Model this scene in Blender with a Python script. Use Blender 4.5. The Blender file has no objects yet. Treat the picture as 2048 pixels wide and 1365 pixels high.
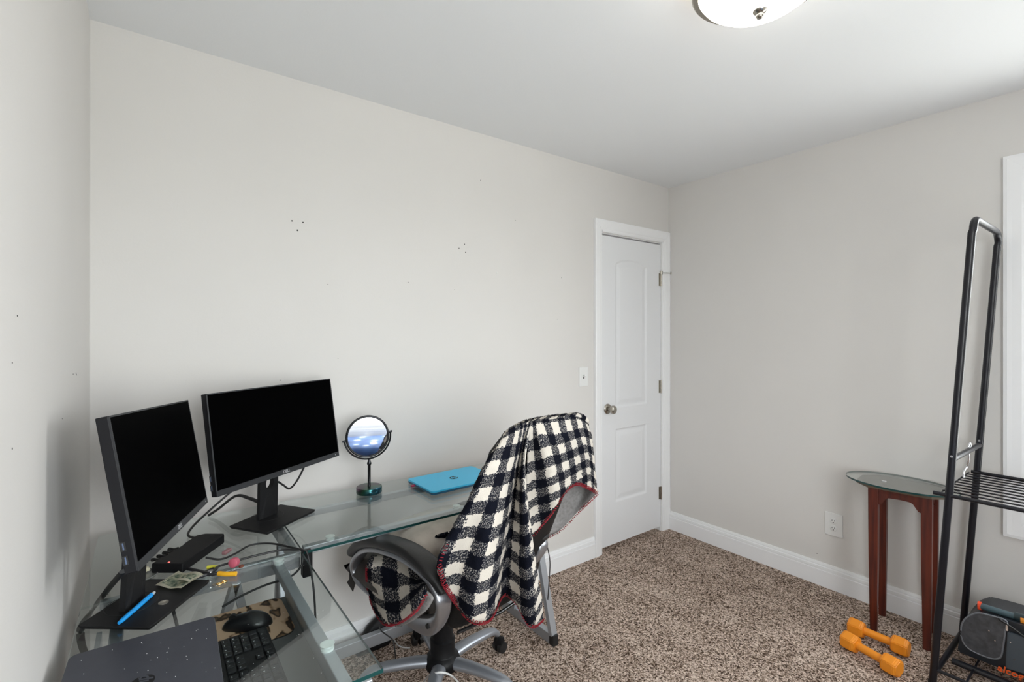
import bpy, bmesh, math, random
from mathutils import Vector, Matrix, Euler
random.seed(7)
R = math.radians
C = bpy.context.scene.collection
sc = bpy.context.scene

# ------------------------------------------------------------------ camera
F_PX, YAW, CY, CAM_H = 973.87, 0.6401, 667.7, 1.395
cd = bpy.data.cameras.new('camera'); cam = bpy.data.objects.new('camera', cd); C.objects.link(cam)
cd.sensor_fit = 'HORIZONTAL'; cd.sensor_width = 36.0
cd.lens = F_PX / 2048 * 36.0
cd.shift_y = -(682.5 - CY) / 2048
cd.clip_start = 0.02
cam.location = (0, 0, CAM_H); cam.rotation_euler = (R(90), 0, -YAW)
sc.camera = cam

# ------------------------------------------------------------------ world, lights, exposure
sc.view_settings.view_transform = 'Standard'; sc.view_settings.look = 'None'
sc.view_settings.gamma = 1.0; sc.view_settings.use_curve_mapping = False
sc.view_settings.exposure = 0.30
W = bpy.data.worlds.new('sky'); sc.world = W; W.use_nodes = True
wn = W.node_tree.nodes; wl = W.node_tree.links
bg = wn['Background']
bg.inputs['Strength'].default_value = 11.0
# overcast sky over darker ground
_tc = wn.new('ShaderNodeTexCoord'); _sp = wn.new('ShaderNodeSeparateXYZ'); _rp = wn.new('ShaderNodeValToRGB')
wl.new(_tc.outputs['Generated'], _sp.inputs[0]); _mr = wn.new('ShaderNodeMapRange'); _mr.inputs[1].default_value = -1; _mr.inputs[2].default_value = 1
wl.new(_sp.outputs[2], _mr.inputs[0]); wl.new(_mr.outputs[0], _rp.inputs[0]); wl.new(_rp.outputs[0], bg.inputs['Color'])
_rp.color_ramp.elements[0].position = .47; _rp.color_ramp.elements[0].color = (.55, .55, .53, 1)
_rp.color_ramp.elements[1].position = .53; _rp.color_ramp.elements[1].color = (.95, .97, 1., 1)

# room planes
XL, XR, YB, YF, H = -0.158, 2.992, 2.135, -0.85, 2.44
WIN1 = (-0.62, 0.335, 0.605, 2.075)       # right wall opening  y0,y1,z0,z1
WIN2 = (-0.03, 1.25, 0.66, 2.08)           # rear wall opening   x0,x1,z0,z1
def portal(name, loc, rot, sx, sy):
    l = bpy.data.lights.new(name, 'AREA'); l.shape = 'RECTANGLE'; l.size = sx; l.size_y = sy
    l.cycles.is_portal = True
    o = bpy.data.objects.new(name, l); C.objects.link(o); o.location = loc; o.rotation_euler = rot
portal('window_daylight', (XR + 0.10, (WIN1[0]+WIN1[1])/2, (WIN1[2]+WIN1[3])/2), (R(90), 0, R(90)), WIN1[1]-WIN1[0], WIN1[3]-WIN1[2])
portal('window_daylight', ((WIN2[0]+WIN2[1])/2, YF - 0.10, (WIN2[2]+WIN2[3])/2), (R(90), 0, 0), WIN2[1]-WIN2[0], WIN2[3]-WIN2[2])
LAMP_STRENGTH = 3.5; BULB = 1.5
# ------------------------------------------------------------------ helpers
def lin(c):
    return tuple(((v/12.92) if v <= .04045 else ((v+.055)/1.055)**2.4) for v in c)
def hx(s):
    return lin(tuple(int(s[i:i+2], 16)/255 for i in (0, 2, 4)))
class N:
    def __init__(s, name):
        s.m = bpy.data.materials.new(name); s.m.use_nodes = True
        s.t = s.m.node_tree; s.p = s.t.nodes['Principled BSDF']; s.o = s.t.nodes['Material Output']
    def n(s, typ, **kw):
        x = s.t.nodes.new(typ)
        for k, v in kw.items():
            if k in x.inputs.keys(): x.inputs[k].default_value = v
            else: setattr(x, k, v)
        return x
    def l(s, a, b): s.t.links.new(a, b)
def pm(name, col, rough=.5, metal=0., spec=.5, var=0., vscale=20., bump=0., bscale=200., coat=0., emit=None, es=0.):
    b = N(name); p = b.p
    if isinstance(col, str): col = hx(col)
    p.inputs['Base Color'].default_value = (*col, 1); p.inputs['Roughness'].default_value = rough
    p.inputs['Metallic'].default_value = metal; p.inputs['Specular IOR Level'].default_value = spec
    p.inputs['Coat Weight'].default_value = coat
    if emit:
        p.inputs['Emission Color'].default_value = (*emit, 1); p.inputs['Emission Strength'].default_value = es
    tc = None
    if var or bump: tc = b.n('ShaderNodeTexCoord')
    if var:
        t = b.n('ShaderNodeTexNoise', Scale=vscale, Detail=4.)
        b.l(tc.outputs['Object'], t.inputs['Vector'])
        r = b.n('ShaderNodeValToRGB')
        r.color_ramp.elements[0].position = .3; r.color_ramp.elements[1].position = .7
        r.color_ramp.elements[0].color = (*[max(0, c*(1-var)) for c in col], 1)
        r.color_ramp.elements[1].color = (*[min(1, c*(1+var)) for c in col], 1)
        b.l(t.outputs['Fac'], r.inputs['Fac']); b.l(r.outputs['Color'], p.inputs['Base Color'])
    if bump:
        t = b.n('ShaderNodeTexNoise', Scale=bscale, Detail=3.)
        b.l(tc.outputs['Object'], t.inputs['Vector'])
        bp = b.n('ShaderNodeBump', Strength=bump, Distance=.002)
        b.l(t.outputs['Fac'], bp.inputs['Height']); b.l(bp.outputs['Normal'], p.inputs['Normal'])
    return b.m
def glass_mat(name, tint, refl=1.0):
    b = N(name); b.t.nodes.remove(b.p)
    tr = b.n('ShaderNodeBsdfTransparent'); tr.inputs['Color'].default_value = (*tint, 1)
    gl = b.n('ShaderNodeBsdfGlossy'); gl.inputs['Roughness'].default_value = 0.0
    gl.inputs['Color'].default_value = (refl, refl, refl, 1)
    lw = b.n('ShaderNodeLayerWeight', Blend=.5)          # Schlick reflectance, same on both faces
    pw_ = b.n('ShaderNodeMath', operation='POWER'); pw_.inputs[1].default_value = 5.
    b.l(lw.outputs['Facing'], pw_.inputs[0])
    fr = b.n('ShaderNodeMath', operation='MULTIPLY_ADD'); fr.inputs[1].default_value = .957; fr.inputs[2].default_value = .043
    b.l(pw_.outputs[0], fr.inputs[0])
    mx = b.n('ShaderNodeMixShader')
    b.l(fr.outputs[0], mx.inputs[0]); b.l(tr.outputs[0], mx.inputs[1]); b.l(gl.outputs[0], mx.inputs[2])
    b.l(mx.outputs[0], b.o.inputs['Surface'])
    return b.m

def V(*a): return Vector(a)
def box(bm, c, s, M=None, bev=0.):
    """box centred on c with full size s, optional bevel, optional matrix about c"""
    r = bmesh.ops.create_cube(bm, size=1.0)
    vs = r['verts']
    bmesh.ops.scale(bm, vec=Vector(s), verts=vs)
    if bev > 0:
        es = list({e for v in vs for e in v.link_edges})
        rb = bmesh.ops.bevel(bm, geom=es, offset=bev, segments=2, affect='EDGES', profile=.5)
        vs = list({v for f in rb['faces'] for v in f.verts} | {v for v in vs if v.is_valid})
        seen = set(vs); st = list(vs)
        while st:
            v = st.pop()
            for e in v.link_edges:
                o = e.other_vert(v)
                if o not in seen: seen.add(o); st.append(o)
        vs = list(seen)
    if M is not None: bmesh.ops.transform(bm, matrix=M.to_4x4(), verts=vs)
    bmesh.ops.translate(bm, vec=Vector(c), verts=vs)
    return vs
def frame(axis, up=V(0, 0, 1)):
    a = axis.normalized()
    x = up.cross(a)
    if x.length < 1e-4: x = V(1, 0, 0).cross(a)
    x.normalize(); y = a.cross(x)
    return x, y, a
def cyl(bm, p0, p1, r0, r1=None, seg=16, cap=True):
    p0, p1 = Vector(p0), Vector(p1); r1 = r0 if r1 is None else r1
    x, y, a = frame(p1 - p0)
    A = []; B = []
    for i in range(seg):
        t = 2*math.pi*i/seg; d = x*math.cos(t) + y*math.sin(t)
        A.append(bm.verts.new(p0 + d*r0)); B.append(bm.verts.new(p1 + d*r1))
    for i in range(seg):
        j = (i+1) % seg; bm.faces.new((A[i], A[j], B[j], B[i]))
    if cap: bm.faces.new(A[::-1]); bm.faces.new(B)
def crom(P, n):
    """Catmull-Rom through the points, n steps per span"""
    P = [Vector(p) for p in P]; out = []
    for i in range(len(P)-1):
        p0 = P[i-1] if i else P[0]*2-P[1]; p1 = P[i]; p2 = P[i+1]
        p3 = P[i+2] if i+2 < len(P) else P[i+1]*2-P[i]
        for k in range(n):
            t = k/n
            out.append(.5*((2*p1)+(p2-p0)*t+(2*p0-5*p1+4*p2-p3)*t*t+(3*p1-p0-3*p2+p3)*t**3))
    out.append(P[-1]); return out
def sweep(bm, pts, rx, ry=None, seg=10, up=V(0, 0, 1), closed=False, power=2., taper=None):
    """sweep a (super)ellipse section along the polyline; rx sideways, ry along up"""
    ry = rx if ry is None else ry
    pts = [Vector(p) for p in pts]; n = len(pts); rings = []
    for i, p in enumerate(pts):
        if closed: t = pts[(i+1) % n]-pts[i-1]
        else: t = pts[min(i+1, n-1)]-pts[max(i-1, 0)]
        x, y, a = frame(t, up); k = taper[i] if taper else 1.
        ring = []
        for j in range(seg):
            th = 2*math.pi*j/seg; c_, s_ = math.cos(th), math.sin(th)
            cx = math.copysign(abs(c_)**(2/power), c_); sy = math.copysign(abs(s_)**(2/power), s_)
            ring.append(bm.verts.new(p + x*rx*k*cx + y*ry*k*sy))
        rings.append(ring)
    m = n if closed else n-1
    for i in range(m):
        a_, b_ = rings[i], rings[(i+1) % n]
        for j in range(seg):
            k = (j+1) % seg; bm.faces.new((a_[j], a_[k], b_[k], b_[j]))
    if not closed: bm.faces.new(rings[0][::-1]); bm.faces.new(rings[-1])
def lathe(bm, prof, M=None, seg=32, loc=(0, 0, 0)):
    """profile of (r,z) from bottom to top about z"""
    rings = []
    for r, z in prof:
        if r < 1e-6: rings.append([bm.verts.new((0, 0, z))])
        else: rings.append([bm.verts.new((r*math.cos(2*math.pi*i/seg), r*math.sin(2*math.pi*i/seg), z)) for i in range(seg)])
    vs = [v for r in rings for v in r]
    for a, b in zip(rings, rings[1:]):
        for i in range(seg):
            j = (i+1) % seg
            if len(a) == 1 and len(b) == 1: continue
            if len(a) == 1: bm.faces.new((a[0], b[j], b[i]))
            elif len(b) == 1: bm.faces.new((a[i], a[j], b[0]))
            else: bm.faces.new((a[i], a[j], b[j], b[i]))
    if len(rings[0]) > 1: bm.faces.new(rings[0][::-1])
    if len(rings[-1]) > 1: bm.faces.new(rings[-1])
    if M is not None: bmesh.ops.transform(bm, matrix=M.to_4x4(), verts=vs)
    bmesh.ops.translate(bm, vec=Vector(loc), verts=vs)
def prism(bm, poly, vec, mat_side=0, mat_cap=0):
    """polygon of 3-D points extruded by vec"""
    vec = Vector(vec)
    A = [bm.verts.new(Vector(p)) for p in poly]; B = [bm.verts.new(Vector(p)+vec) for p in poly]
    f1 = bm.faces.new(A[::-1]); f2 = bm.faces.new(B); f1.material_index = f2.material_index = mat_cap
    for i in range(len(A)):
        j = (i+1) % len(A); f = bm.faces.new((A[i], A[j], B[j], B[i])); f.material_index = mat_side
def rrect(w, h, r, n=5):
    out = []
    for cx, cy, a0 in ((w/2-r, h/2-r, 0), (-w/2+r, h/2-r, 90), (-w/2+r, -h/2+r, 180), (w/2-r, -h/2+r, 270)):
        for k in range(n+1):
            a = R(a0+90*k/n); out.append((cx+r*math.cos(a), cy+r*math.sin(a)))
    return out
def obj(name, bm, mats, parent=None, smooth=None):
    bmesh.ops.recalc_face_normals(bm, faces=bm.faces[:])
    xs = [v.co for v in bm.verts]
    if parent is None:
        lo = Vector([min(p[i] for p in xs) for i in range(3)]); hi = Vector([max(p[i] for p in xs) for i in range(3)])
        org = V((lo.x+hi.x)/2, (lo.y+hi.y)/2, lo.z)
    else:
        org = WORG[parent.name]
    for v in bm.verts: v.co -= org
    me = bpy.data.meshes.new(name); bm.to_mesh(me); bm.free()
    o = bpy.data.objects.new(name, me); C.objects.link(o)
    for m in (mats if isinstance(mats, (list, tuple)) else [mats]): me.materials.append(m)
    if parent is None: o.location = org
    else: o.parent = parent
    WORG[o.name] = org
    if smooth is not None:
        for p in me.polygons: p.use_smooth = True
        if smooth < 180:
            try: me.set_sharp_from_angle(angle=R(smooth))
            except Exception: pass
    return o
WORG = {}
def thing(name, loc, label, cat, group=None):
    o = bpy.data.objects.new(name, None); C.objects.link(o); o.location = loc; o.empty_display_size = .05
    WORG[o.name] = Vector(loc)
    return tag(o, label, cat, group)
def tag(o, label, cat, group=None, kind=None):
    o['label'] = label; o['category'] = cat
    if group: o['group'] = group
    if kind: o['kind'] = kind
    return o
def struct(name, bm, m, parent=None, smooth=None):
    o = obj(name, bm, m, parent, smooth)
    if parent is None: o['kind'] = 'structure'
    return o
def NB(): return bmesh.new()
def text_bm(s, size, M, depth=.0006, bold=False, shear=0.):
    """lettering as a mesh, local x right / y up / z out, placed by matrix M (centred)"""
    cu = bpy.data.curves.new('lettering', 'FONT'); cu.body = s; cu.size = size; cu.extrude = depth
    cu.align_x = 'CENTER'; cu.align_y = 'CENTER'; cu.shear = shear
    if bold: cu.offset = size*.02
    to = bpy.data.objects.new('lettering', cu); C.objects.link(to)
    dg = bpy.context.evaluated_depsgraph_get(); dg.update()
    me = to.evaluated_get(dg).to_mesh()
    bm = NB(); bm.from_mesh(me); bmesh.ops.transform(bm, matrix=M, verts=bm.verts[:])
    to.evaluated_get(dg).to_mesh_clear()
    bpy.data.objects.remove(to); bpy.data.curves.remove(cu)
    return bm
def basis(o, x, y, z):
    m = Matrix((x, y, z)).transposed().to_4x4(); m.translation = Vector(o); return m

# ------------------------------------------------------------------ rays: to place measured points in the room
CAMP = V(0, 0, CAM_H); cY, sY = math.cos(YAW), math.sin(YAW)
def ray(u, v):
    t = (u-1024)/F_PX; return V(t*cY+sY, -t*sY+cY, (CY-v)/F_PX)
def at_z(u, v, z): d = ray(u, v); return CAMP + d*((z-CAM_H)/d.z)
def at_x(u, v, x): d = ray(u, v); return CAMP + d*(x/d.x)
def at_y(u, v, y): d = ray(u, v); return CAMP + d*(y/d.y)

# ------------------------------------------------------------------ materials
def wall_mat(name, col):
    return pm(name, col, rough=.62, spec=.25, var=.012, vscale=2.5, bump=.10, bscale=160.)
M_wall = wall_mat("wall_paint", (.705, .684, .660))
M_ceil = pm('ceiling_paint', (.87, .88, .89), rough=.8, spec=.15, bump=.12, bscale=140.)
M_trim = pm('trim_paint', (.88, .88, .89), rough=.32, spec=.4)
M_door = pm('door_paint', (.80, .805, .82), rough=.38, spec=.35)
M_nickel = pm('satin_nickel', (.42, .39, .34), rough=.25, metal=1.)
M_black = pm('black_plastic', (.006, .006, .007), rough=.45, spec=.22)
M_blackm = pm('black_matte', (.008, .008, .009), rough=.55, spec=.3)
M_rubber = pm('black_rubber', (.010, .010, .011), rough=.5)
M_chrome = pm('chrome', (.8, .8, .82), rough=.12, metal=1.)
M_silver = pm('silver_paint', (.36, .38, .42), rough=.33, metal=.65)
M_deskm = pm('desk_silver', (.42, .44, .47), rough=.36, metal=.55)
M_plate = pm('white_plastic', (.80, .80, .79), rough=.3)
M_dark = pm('dark_slot', (.02, .02, .02), rough=.7)

def carpet_mat():
    b = N('carpet_pile'); p = b.p; tc = b.n('ShaderNodeTexCoord')
    p.inputs['Roughness'].default_value = .95; p.inputs['Specular IOR Level'].default_value = .1
    mp = b.n('ShaderNodeMapping'); b.l(tc.outputs['Object'], mp.inputs['Vector'])
    w = b.n('ShaderNodeTexNoise', Scale=55., Detail=2.); b.l(mp.outputs[0], w.inputs['Vector'])
    add = b.n('ShaderNodeMixRGB', blend_type='LINEAR_LIGHT'); add.inputs[0].default_value = .012
    b.l(mp.outputs[0], add.inputs[1]); b.l(w.outputs['Color'], add.inputs[2])
    v = b.n('ShaderNodeTexVoronoi', Scale=190.); b.l(add.outputs[0], v.inputs['Vector'])
    n1 = b.n('ShaderNodeTexNoise', Scale=145., Detail=3., Roughness=.7); b.l(mp.outputs[0], n1.inputs['Vector'])
    mixf = b.n('ShaderNodeMath', operation='ADD'); b.l(n1.outputs['Fac'], mixf.inputs[0])
    sep = b.n('ShaderNodeSeparateColor'); b.l(v.outputs['Color'], sep.inputs[0])
    ml = b.n('ShaderNodeMath', operation='MULTIPLY_ADD'); ml.inputs[1].default_value = .42; ml.inputs[2].default_value = -.21
    b.l(sep.outputs[0], ml.inputs[0]); b.l(ml.outputs[0], mixf.inputs[1])
    nl = b.n('ShaderNodeTexNoise', Scale=7., Detail=3.); b.l(mp.outputs[0], nl.inputs['Vector'])      # nap brushed in patches
    ma = b.n('ShaderNodeMath', operation='MULTIPLY_ADD'); ma.inputs[1].default_value = .22; ma.inputs[2].default_value = -.11; b.l(nl.outputs['Fac'], ma.inputs[0])
    m2 = b.n('ShaderNodeMath', operation='ADD'); b.l(mixf.outputs[0], m2.inputs[0]); b.l(ma.outputs[0], m2.inputs[1]); mixf = m2
    r = b.n('ShaderNodeValToRGB'); e = r.color_ramp.elements
    e[0].position = .31; e[0].color = (*hx('43332a'), 1); e[1].position = .74; e[1].color = (*hx('f2e0d2'), 1)
    for pos, c in ((.41, '84705f'), (.50, 'b39c8d'), (.61, 'd3beb0')):
        x = e.new(pos); x.color = (*hx(c), 1)
    b.l(mixf.outputs[0], r.inputs['Fac']); b.l(r.outputs[0], p.inputs['Base Color'])
    bp = b.n('ShaderNodeBump', Strength=.9, Distance=.008); b.l(mixf.outputs[0], bp.inputs['Height'])
    b.l(bp.outputs[0], p.inputs['Normal'])
    return b.m
M_carpet = carpet_mat()

# ------------------------------------------------------------------ room shell
T = .12
bm = NB(); box(bm, ((XL+XR)/2, (YF+YB)/2, -.05), (XR-XL+2*T, YB-YF+2*T, .10)); struct('floor', bm, M_carpet)
bm = NB(); box(bm, ((XL+XR)/2, (YF+YB)/2, H+.05), (XR-XL+2*T, YB-YF+2*T, .10)); struct('ceiling', bm, M_ceil)
bm = NB(); box(bm, (XL-T/2, (YF+YB)/2, H/2), (T, YB-YF+2*T, H)); wl_ = struct('wall_left', bm, M_wall)
DX0, DX1, DZ = 2.293, 2.905, 2.034                 # door opening
bm = NB()
box(bm, ((XL+DX0)/2, YB+T/2, H/2), (DX0-XL, T, H))
box(bm, ((DX1+XR)/2, YB+T/2, H/2), (XR-DX1, T, H))
box(bm, ((DX0+DX1)/2, YB+T/2, (H+DZ)/2), (DX1-DX0, T, H-DZ))
wb_ = struct('wall_back', bm, M_wall)
y0, y1, z0, z1 = WIN1
bm = NB()
box(bm, (XR+T/2, (y1+YB+T)/2, H/2), (T, YB+T-y1, H)); box(bm, (XR+T/2, (YF-T+y0)/2, H/2), (T, y0-YF+T, H))
box(bm, (XR+T/2, (y0+y1)/2, z0/2), (T, y1-y0, z0)); box(bm, (XR+T/2, (y0+y1)/2, (z1+H)/2), (T, y1-y0, H-z1))
wr_ = struct('wall_right', bm, M_wall)
x0, x1, z0, z1 = WIN2
bm = NB()
box(bm, ((XL+x0)/2, YF-T/2, H/2), (x0-XL, T, H)); box(bm, ((x1+XR)/2, YF-T/2, H/2), (XR-x1, T, H))
box(bm, ((x0+x1)/2, YF-T/2, z0/2), (x1-x0, T, z0)); box(bm, ((x0+x1)/2, YF-T/2, (z1+H)/2), (x1-x0, T, H-z1))
struct('wall_rear', bm, M_wall)

# closed box added behind the door, keeps sky light out of its gaps
bm = NB(); box(bm, (2.6, YB+T+.65, H/2), (1.3, .02, H)); box(bm, (1.96, YB+T+.32, H/2), (.02, .64, H)); box(bm, (3.24, YB+T+.32, H/2), (.02, .64, H))
box(bm, (2.6, YB+T+.33, H+.05), (1.3, .66, .10)); box(bm, (2.6, YB+T+.33, -.05), (1.3, .66, .10)); struct('door_light_block', bm, M_wall)

# baseboards: profile (distance from wall, z)
BBP = [(0, 0), (.016, 0), (.016, .086), (.0105, .0885), (.0105, .0925), (.0150, .0945), (.0140, .107), (.0080, .1095), (.0080, .1135), (.0095, .1150), (.006, .127), (0, .127)]
def baseboard(name, a, b, inward):
    bm = NB(); a, b, i = Vector(a), Vector(b), Vector(inward)
    prism(bm, [a + i*d + V(0, 0, z) for d, z in BBP], b-a); return struct(name, bm, M_trim)
baseboard('baseboard_back', (XL, YB, 0), (2.225, YB, 0), (0, -1, 0))
baseboard('baseboard_right', (XR, YB, 0), (XR, YF, 0), (-1, 0, 0))
baseboard('baseboard_left', (XL, YB, 0), (XL, YF, 0), (1, 0, 0))
baseboard('baseboard_rear', (XL, YF, 0), (XR, YF, 0), (0, 1, 0))

# door casing: three mitred lengths with a stepped moulding profile
CP = [(0, 0), (.0, .018), (.010, .020), (.022, .018), (.045, .016), (.054, .012), (.060, .013), (.068, .009), (.070, 0)]
def casing_leg(bm, o, along, out, wid, L, k=1., mit0=0, mit1=0):
    """o = outer edge start, along, inward wid dir, out dir; ends sheared by mitre"""
    A = []; Bv = []
    for w, d in CP:
        w *= k
        A.append(bm.verts.new(o + wid*w + out*d + along*(w*mit0)))
        Bv.append(bm.verts.new(o + wid*w + out*d + along*(L - w*mit1)))
    bm.faces.new(A[::-1]); bm.faces.new(Bv)
    for i in range(len(A)):
        j = (i+1) % len(A); bm.faces.new((A[i], A[j], Bv[j], Bv[i]))
bm = NB()
oy = V(0, -1, 0)
casing_leg(bm, V(2.225, YB, 0), V(0, 0, 1), oy, V(1, 0, 0), 2.116, k=1., mit1=1)
casing_leg(bm, V(2.990, YB, 0), V(0, 0, 1), oy, V(-1, 0, 0), 2.116, k=1.16, mit1=1)
casing_leg(bm, V(2.225, YB, 2.116), V(1, 0, 0), oy, V(0, 0, -1), 2.990-2.225, k=1.1, mit0=1, mit1=1)
# jamb lining
box(bm, (DX0+.001, YB+.05, DZ/2), (.004, .10, DZ)); box(bm, (DX1-.001, YB+.05, DZ/2), (.004, .10, DZ))
box(bm, ((DX0+DX1)/2, YB+.05, DZ-.001), (DX1-DX0, .10, .004))
struct('trim_1', bm, M_trim)
# door slab with two moulded panels, as a fine relief
def sd_box(x, z, x0, x1, z0, z1):
    return min(x-x0, x1-x, z-z0, z1-z)
def relief(x, z):
    xa, xb = 2.435, 2.750
    d1 = sd_box(x, z, xa, xb, .915, 1.86 + 0)
    t = (x-(xa+xb)/2)/((xb-xa)/2)
    arch = 1.842 + .052*math.sqrt(max(0, 1-min(1, abs(t))**2*.92)) - .010
    d1 = min(min(x-xa, xb-x, z-.915), (arch-z)*.95)
    d2 = sd_box(x, z, xa, xb, .300, .772)
    d = max(d1, d2)
    if d <= 0: return 0.
    if d < .010: return .007*math.sin(d/.010*math.pi/2)
    if d < .018: return .007
    if d < .045: return .007 - .006*(d-.018)/.027
    return .001
bm = NB(); SX0, SX1, SZ0, SZ1 = 2.299, 2.899, .030, 2.022; SY = YB + .004
nx, nz = 110, 330
gx = [SX0+(SX1-SX0)*i/nx for i in range(nx+1)]; gz = [SZ0+(SZ1-SZ0)*j/nz for j in range(nz+1)]
G = [[bm.verts.new((x, SY+relief(x, z), z)) for x in gx] for z in gz]
for j in range(nz):
    for i in range(nx): bm.faces.new((G[j][i], G[j][i+1], G[j+1][i+1], G[j+1][i]))
box(bm, ((SX0+SX1)/2, SY+.024, (SZ0+SZ1)/2), (SX1-SX0, .030, SZ1-SZ0))
border = [G[0][i] for i in range(nx+1)] + [G[j][nx] for j in range(1, nz+1)] + [G[nz][i] for i in range(nx-1, -1, -1)] + [G[j][0] for j in range(nz-1, 0, -1)]
bb = [bm.verts.new((v.co.x, SY+.02, v.co.z)) for v in border]
for i in range(len(border)):
    j = (i+1) % len(border); bm.faces.new((border[i], border[j], bb[j], bb[i]))
door = struct('door_1', bm, M_door, smooth=40)
bm = NB(); Mk = Matrix.Rotation(R(90), 3, 'X')
lathe(bm, [(.033, 0), (.033, .004), (.028, .009), (.013, .012), (.012, .028), (.020, .034), (.0265, .042), (.0275, .050), (.025, .058), (.015, .063), (0, .064)], Mk, 28, (2.356, SY, .912))
obj('door_knob', bm, M_nickel, door, 40)
bm = NB(); box(bm, (SX0-.001, SY+.001, .912), (.005, .004, .060)); obj('latch_plate', bm, M_nickel, door)
for z in (1.777, 1.020, .268):
    bm = NB(); cyl(bm, (2.902, SY-.006, z-.045), (2.902, SY-.006, z+.045), .0065, seg=12)
    box(bm, (2.892, SY-.0008, z), (.016, .002, .088)); box(bm, (2.911, SY-.0008, z), (.014, .002, .088))
    obj('hinge', bm, M_nickel, door, 40)
bm = NB(); cyl(bm, (2.905, SY-.008, 1.825), (2.948, SY-.050, 1.822), .0035, seg=10); cyl(bm, (2.948, SY-.050, 1.822), (2.954, SY-.056, 1.8215), .008, seg=12)
cyl(bm, (2.903, SY-.006, 1.814), (2.903, SY-.006, 1.838), .011, seg=12)
obj('hinge_door_stop', bm, M_nickel, door, 40)

# windows
def window(name, plane, a0, a1, z0, z1, axis):
    """axis 'x': on right wall (normal -x); axis 'y': on rear wall (normal +y)"""
    def P(a, d, z): return V(plane + d, a, z) if axis == 'x' else V(a, plane - d, z)
    def bx(bm, a, b, d0, d1, za, zb):
        p, q = P(a, d0, za), P(b, d1, zb); box(bm, (p+q)/2, [abs(q[i]-p[i]) for i in range(3)])
    bm = NB(); inn = V(-1, 0, 0) if axis == 'x' else V(0, 1, 0); al = V(0, 1, 0) if axis == 'x' else V(1, 0, 0)
    k = 1.25; w = .0875
    o0 = P(a0-w, 0, z0-w); o1 = P(a1+w, 0, z0-w); o2 = P(a0-w, 0, z1+w)
    Lz = z1-z0+2*w; La = a1-a0+2*w; up = V(0, 0, 1)
    casing_leg(bm, o0, up, inn, al, Lz, k, 1, 1); casing_leg(bm, o1, up, inn, -al, Lz, k, 1, 1)
    casing_leg(bm, o0, al, inn, up, La, k, 1, 1); casing_leg(bm, o2, al, inn, -up, La, k, 1, 1)
    bx(bm, a0, a0+.012, 0, .11, z0, z1); bx(bm, a1-.012, a1, 0, .11, z0, z1)
    bx(bm, a0, a1, 0, .11, z0, z0+.012); bx(bm, a0, a1, 0, .11, z1-.012, z1)
    w_ = struct(name, bm, M_trim)
    zm = (z0+z1)/2
    for za, zb, d in ((z0+.012, zm+.02, .045), (zm-.02, z1-.012, .075)):
        bm = NB()
        bx(bm, a0+.012, a0+.052, d, d+.028, za, zb); bx(bm, a1-.052, a1-.012, d, d+.028, za, zb)
        bx(bm, a0+.052, a1-.052, d, d+.028, za, za+.04); bx(bm, a0+.052, a1-.052, d, d+.028, zb-.04, zb)
        s_ = obj('window_sash', bm, M_trim, w_)
        bm = NB(); bx(bm, a0+.05, a1-.05, d+.012, d+.016, za+.038, zb-.038); obj('window_pane', bm, M_pane, s_)
    return w_
M_pane = glass_mat('window_glass', (.97, .985, .98))
window('window_1', XR, *WIN1, 'x')
window('window_2', YF, *WIN2, 'y')

# nail holes and scuffs left in the walls
bm = NB()
for u, v, r in ((584, 442, .0032), (606, 445, .0030), (595, 461, .0036), (929, 489, .0030), (918, 497, .0028), (931, 505, .0028), (816, 565, .0022), (656, 569, .0018), (561, 761, .002), (961, 361, .002), (909, 580, .0015), (1031, 441, .0015), (1123, 556, .002), (676, 717, .0015)):
    p = at_y(u, v, YB); bm = NB(); cyl(bm, p + V(0, -.0006, 0), p + V(0, .002, 0), r, seg=8); obj('nail_hole', bm, M_dark, wb_)
bm = NB()
for u, v in ((993, 546), (1115, 640)):
    p = at_y(u, v, YB); bm = NB(); cyl(bm, p + V(0, -.003, 0), p + V(0, .002, 0), .0035, .003, seg=8); obj('wall_anchor', bm, M_plate, wb_)
bm = NB()
for u, v, r in ((34, 632, .0012), (24, 726, .0012), (24, 898, .0015), (124, 838, .001), (146, 749, .002), (152, 747, .0022), (153, 750, .0018)):
    p = at_x(u, v, XL); bm = NB(); cyl(bm, p + V(.0006, 0, 0), p + V(-.002, 0, 0), r, seg=8); obj('nail_hole', bm, M_dark, wl_)
bm = NB()
p = at_x(1634, 1108, XR); cyl(bm, p + V(-.0006, 0, 0), p + V(.002, 0, 0), .002, seg=8)
obj('nail_hole', bm, M_dark, wr_)

# ceiling light
LX, LY = 1.391, .689
lt = thing('ceiling_light', (LX, LY, H), 'round flush ceiling light with frosted glass bowl and nickel finial', 'ceiling light')
bm = NB(); lathe(bm, [(.163, -.058), (.178, -.058), (.182, -.053), (.178, -.047), (.163, -.048)], None, 48, (LX, LY, H)); obj('rim', bm, M_nickel, lt, 40)
bm = NB(); lathe(bm, [(.075, -.012), (.082, -.008), (.082, 0)], None, 40, (LX, LY, H)); obj('ceiling_pan', bm, M_nickel, lt, 40)
bm = NB()
cyl(bm, (LX, LY, H-.128), (LX, LY, H-.008), .006, seg=10); obj('rod', bm, M_nickel, lt, 40)
for q in range(3):
    bl_ = bpy.data.lights.new('lamp_bulb', 'POINT'); bl_.energy = BULB; bl_.color = (1., .94, .85); bl_.shadow_soft_size = .025
    bo_ = bpy.data.objects.new('lamp_bulb', bl_); C.objects.link(bo_); bo_.parent = lt; bo_.location = (.10*math.cos(2.1*q+.5), .10*math.sin(2.1*q+.5), -.045)
M_bowl = pm('frosted_bowl', (.9, .87, .8), rough=.35, emit=(1., .93, .80), es=LAMP_STRENGTH)
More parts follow.
